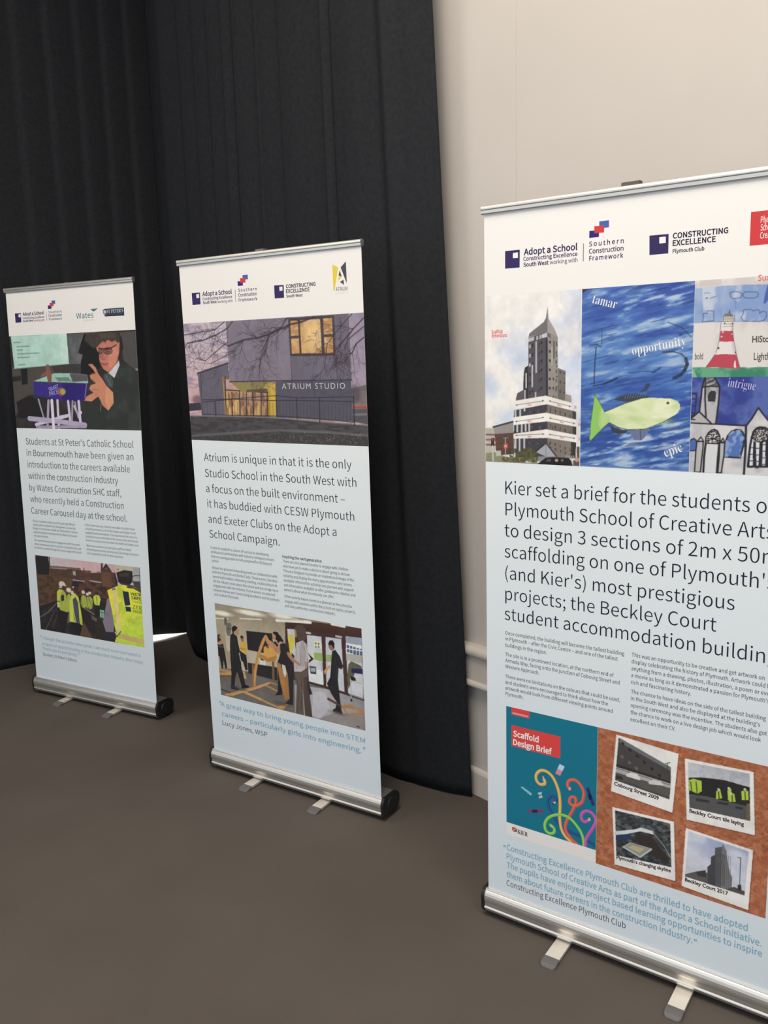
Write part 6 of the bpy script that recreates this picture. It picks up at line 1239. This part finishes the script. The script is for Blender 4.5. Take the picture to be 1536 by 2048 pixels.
# --- logos
school_logo(sheet, xf, [(62.9,1896.2),(62.8,1850.8),(105.6,1850.4),(106.2,1895.8)], [(86.1,1889),(86,1875.8),(100.6,1875.4),(100.6,1889.6)], [(117.8,1880.6),(267.1,1881.1)], [(116.7,1867),(267.3,1865.6)], [(116.7,1851.4),(188.6,1851.2)], [(191.8,1851.4),(268,1851)], [(283.2,1894.8),(283.3,1851)],
            [(323.9,1943.5),(324.2,1926.6),(349.2,1927),(348.9,1943.7)], [(311.2,1933.2),(311.5,1916.2),(336.7,1916.1),(336.9,1932.9)], [(298.4,1923.2),(298.2,1906.6),(323.5,1906.6),(323.8,1923)], [(298.5,1886.7),(387.2,1885.3)], [(298.2,1869.1),(387.1,1867.6)], [(299,1851.9),(386.9,1850.9)])
g = Layer()
g.poly([(450.7,1896.7),(451.9,1851.4),(497.1,1851.3),(496.7,1896)], I_LOGO); g.poly([(474.7,1890.6),(475.1,1876),(490.5,1876.1),(490.1,1890.6)], I_PAPER, .3)
g.text('CONSTRUCTING', [(506.9,1884.5),(632.7,1884.3)], 12.2, I_NAVY, off=0.021); g.text('EXCELLENCE', [(507,1867.9),(605.7,1867.4)], 12.2, I_NAVY, off=0.021); g.text('Plymouth Club', [(507.5,1850.7),(580.7,1851.2)], 8.6, I_NAVY, off=0.016)
g.build('logo', sheet, xf)['label'] = 'purple square logo with Constructing Excellence lettering'
g = Layer()
rb = [(680.4,1924.6),(680.4,1851.5),(717.6,1851),(714.2,1924.5)]
g.poly([rb[0], rb[1], (792, rb[2][1]), (796, rb[3][1])], I_RED)
for t, q in (('Plymouth', [(701.9,1899.1),(715.4,1898.7)]), ('School of', [(702.3,1882.2),(716.2,1881.8)]), ('Creative Arts', [(701.9,1865),(717,1864.6)])): g.text(t, q, 13.5, I_PAPER, off=0.008, fit=t[:3])
g.build('logo', sheet, xf)['label'] = 'red panel with white lettering'

# --- lettering
g = Layer()
for t, q, f in (('Kier set a brief for the students of', [(61.7,1237.3),(707,1241.8)], 'Kier set a brief for the students'), ('Plymouth School of Creative Arts', [(62.1,1177.4),(668.4,1180.2)], 'Plymouth School of Creative'), ('to design 3 sections of 2m x 50m', [(59.1,1115.6),(734,1120.9)], 'to design 3 sections of 2m x 50'),
                ("scaffolding on one of Plymouth's", [(58.9,1054.6),(734.7,1060.3)], 'scaffolding on one of Plymouth'), ("(and Kier's) most prestigious", [(61,992.2),(682.6,996.8)], None), ('projects; the Beckley Court', [(60.8,931.2),(642.3,935.7)], None), ('student accommodation building', [(58.3,872.5),(757.3,874.6)], 'student accommodation buildin')):
    g.text(t, q, 36.5, I_HEAD, off=-0.0055, fit=f, res=5)
g.build('heading_line', sheet, xf)
g = Layer()
g.block(['Once completed, the building will become the tallest building', 'in Plymouth \u2013 after the Civic Centre \u2013 and one of the tallest', 'buildings in the region.'], [(60.5,829.2),(60.5,811.7),(60.4,792.5)], 0, [(411.7,832.2)], 10.6, I_BODY)
g.block(['The site is in a prominent location, at the northern end of', 'Armada Way, facing onto the junction of Cobourg Street and', 'Western Approach.'], [(60.4,763.9),(60.3,746.3),(60.2,728.1)], 1, [(400.7,749.2)], 10.6, I_BODY)
g.block(['There were no limitations on the colours that could be used,', 'and students were encouraged to think about how the', 'artwork would look from different viewing points around', 'Plymouth.'], [(60.2,697.6),(60.1,679.8),(60.1,661.9),(60,644.1)], 0, [(402.7,701)], 10.6, I_BODY)
g.build('paragraph', sheet, xf)
g = Layer()
g.block(['This was an opportunity to be creative and get artwork on', 'display celebrating the history of Plymouth. Artwork could be', 'anything from a drawing, photos, illustration, a poem or even', "a movie as long as it demonstrated a passion for Plymouth's", 'rich and fascinating history.'], [(431.7,830.8),(431.7,812.3),(431.6,793.2),(431.6,774.1),(431.5,754.9)], 0, [(758.9,830.8)], 10.6, I_BODY)
g.block(['The chance to have ideas on the side of the tallest building', "in the South West and also be displayed at the building's", 'opening ceremony was the incentive. The students also got', 'the chance to work on a live design job which would look', 'excellent on their CV.'], [(432.1,728.7),(432.1,709.9),(432,690.5),(432,670.6),(432,650.6)], 0, [(766.6,725.1)], 10.6, I_BODY)
g.build('paragraph', sheet, xf)
g = Layer()
for t, q in (('Constructing Excellence Plymouth Club are thrilled to have adopted', [(63.5,150.8),(749.4,153.2)]), ('Plymouth School of Creative Arts as part of the Adopt a School initiative.', [(62.7,121.6),(784.4,123.1)]), ('The pupils have enjoyed project based learning opportunities to inspire', [(62.7,93.1),(786.6,93.7)]), ('them about future careers in the construction industry.', [(62.6,62.5),(613.9,62.6)])):
    g.text(t, q, 19, I_BLUE, off=0.007, res=3)
for u, v in [(53.9,161.5),(57.7,162.2),(619.4,74.5),(623.8,75.1)]: g.poly([(u - 1.2, v + 3), (u - 2, v - 4), (u + .6, v - 4), (u + 2, v + 3)], I_BLUE)
g.build('quotation', sheet, xf)['label'] = 'blue quotation lettering'
g = Layer(); g.text('Constructing Excellence Plymouth Club', [(62.5,32.5),(432.5,34.8)], 19, I_DARK, off=-0.002); g.build('attribution', sheet, xf)
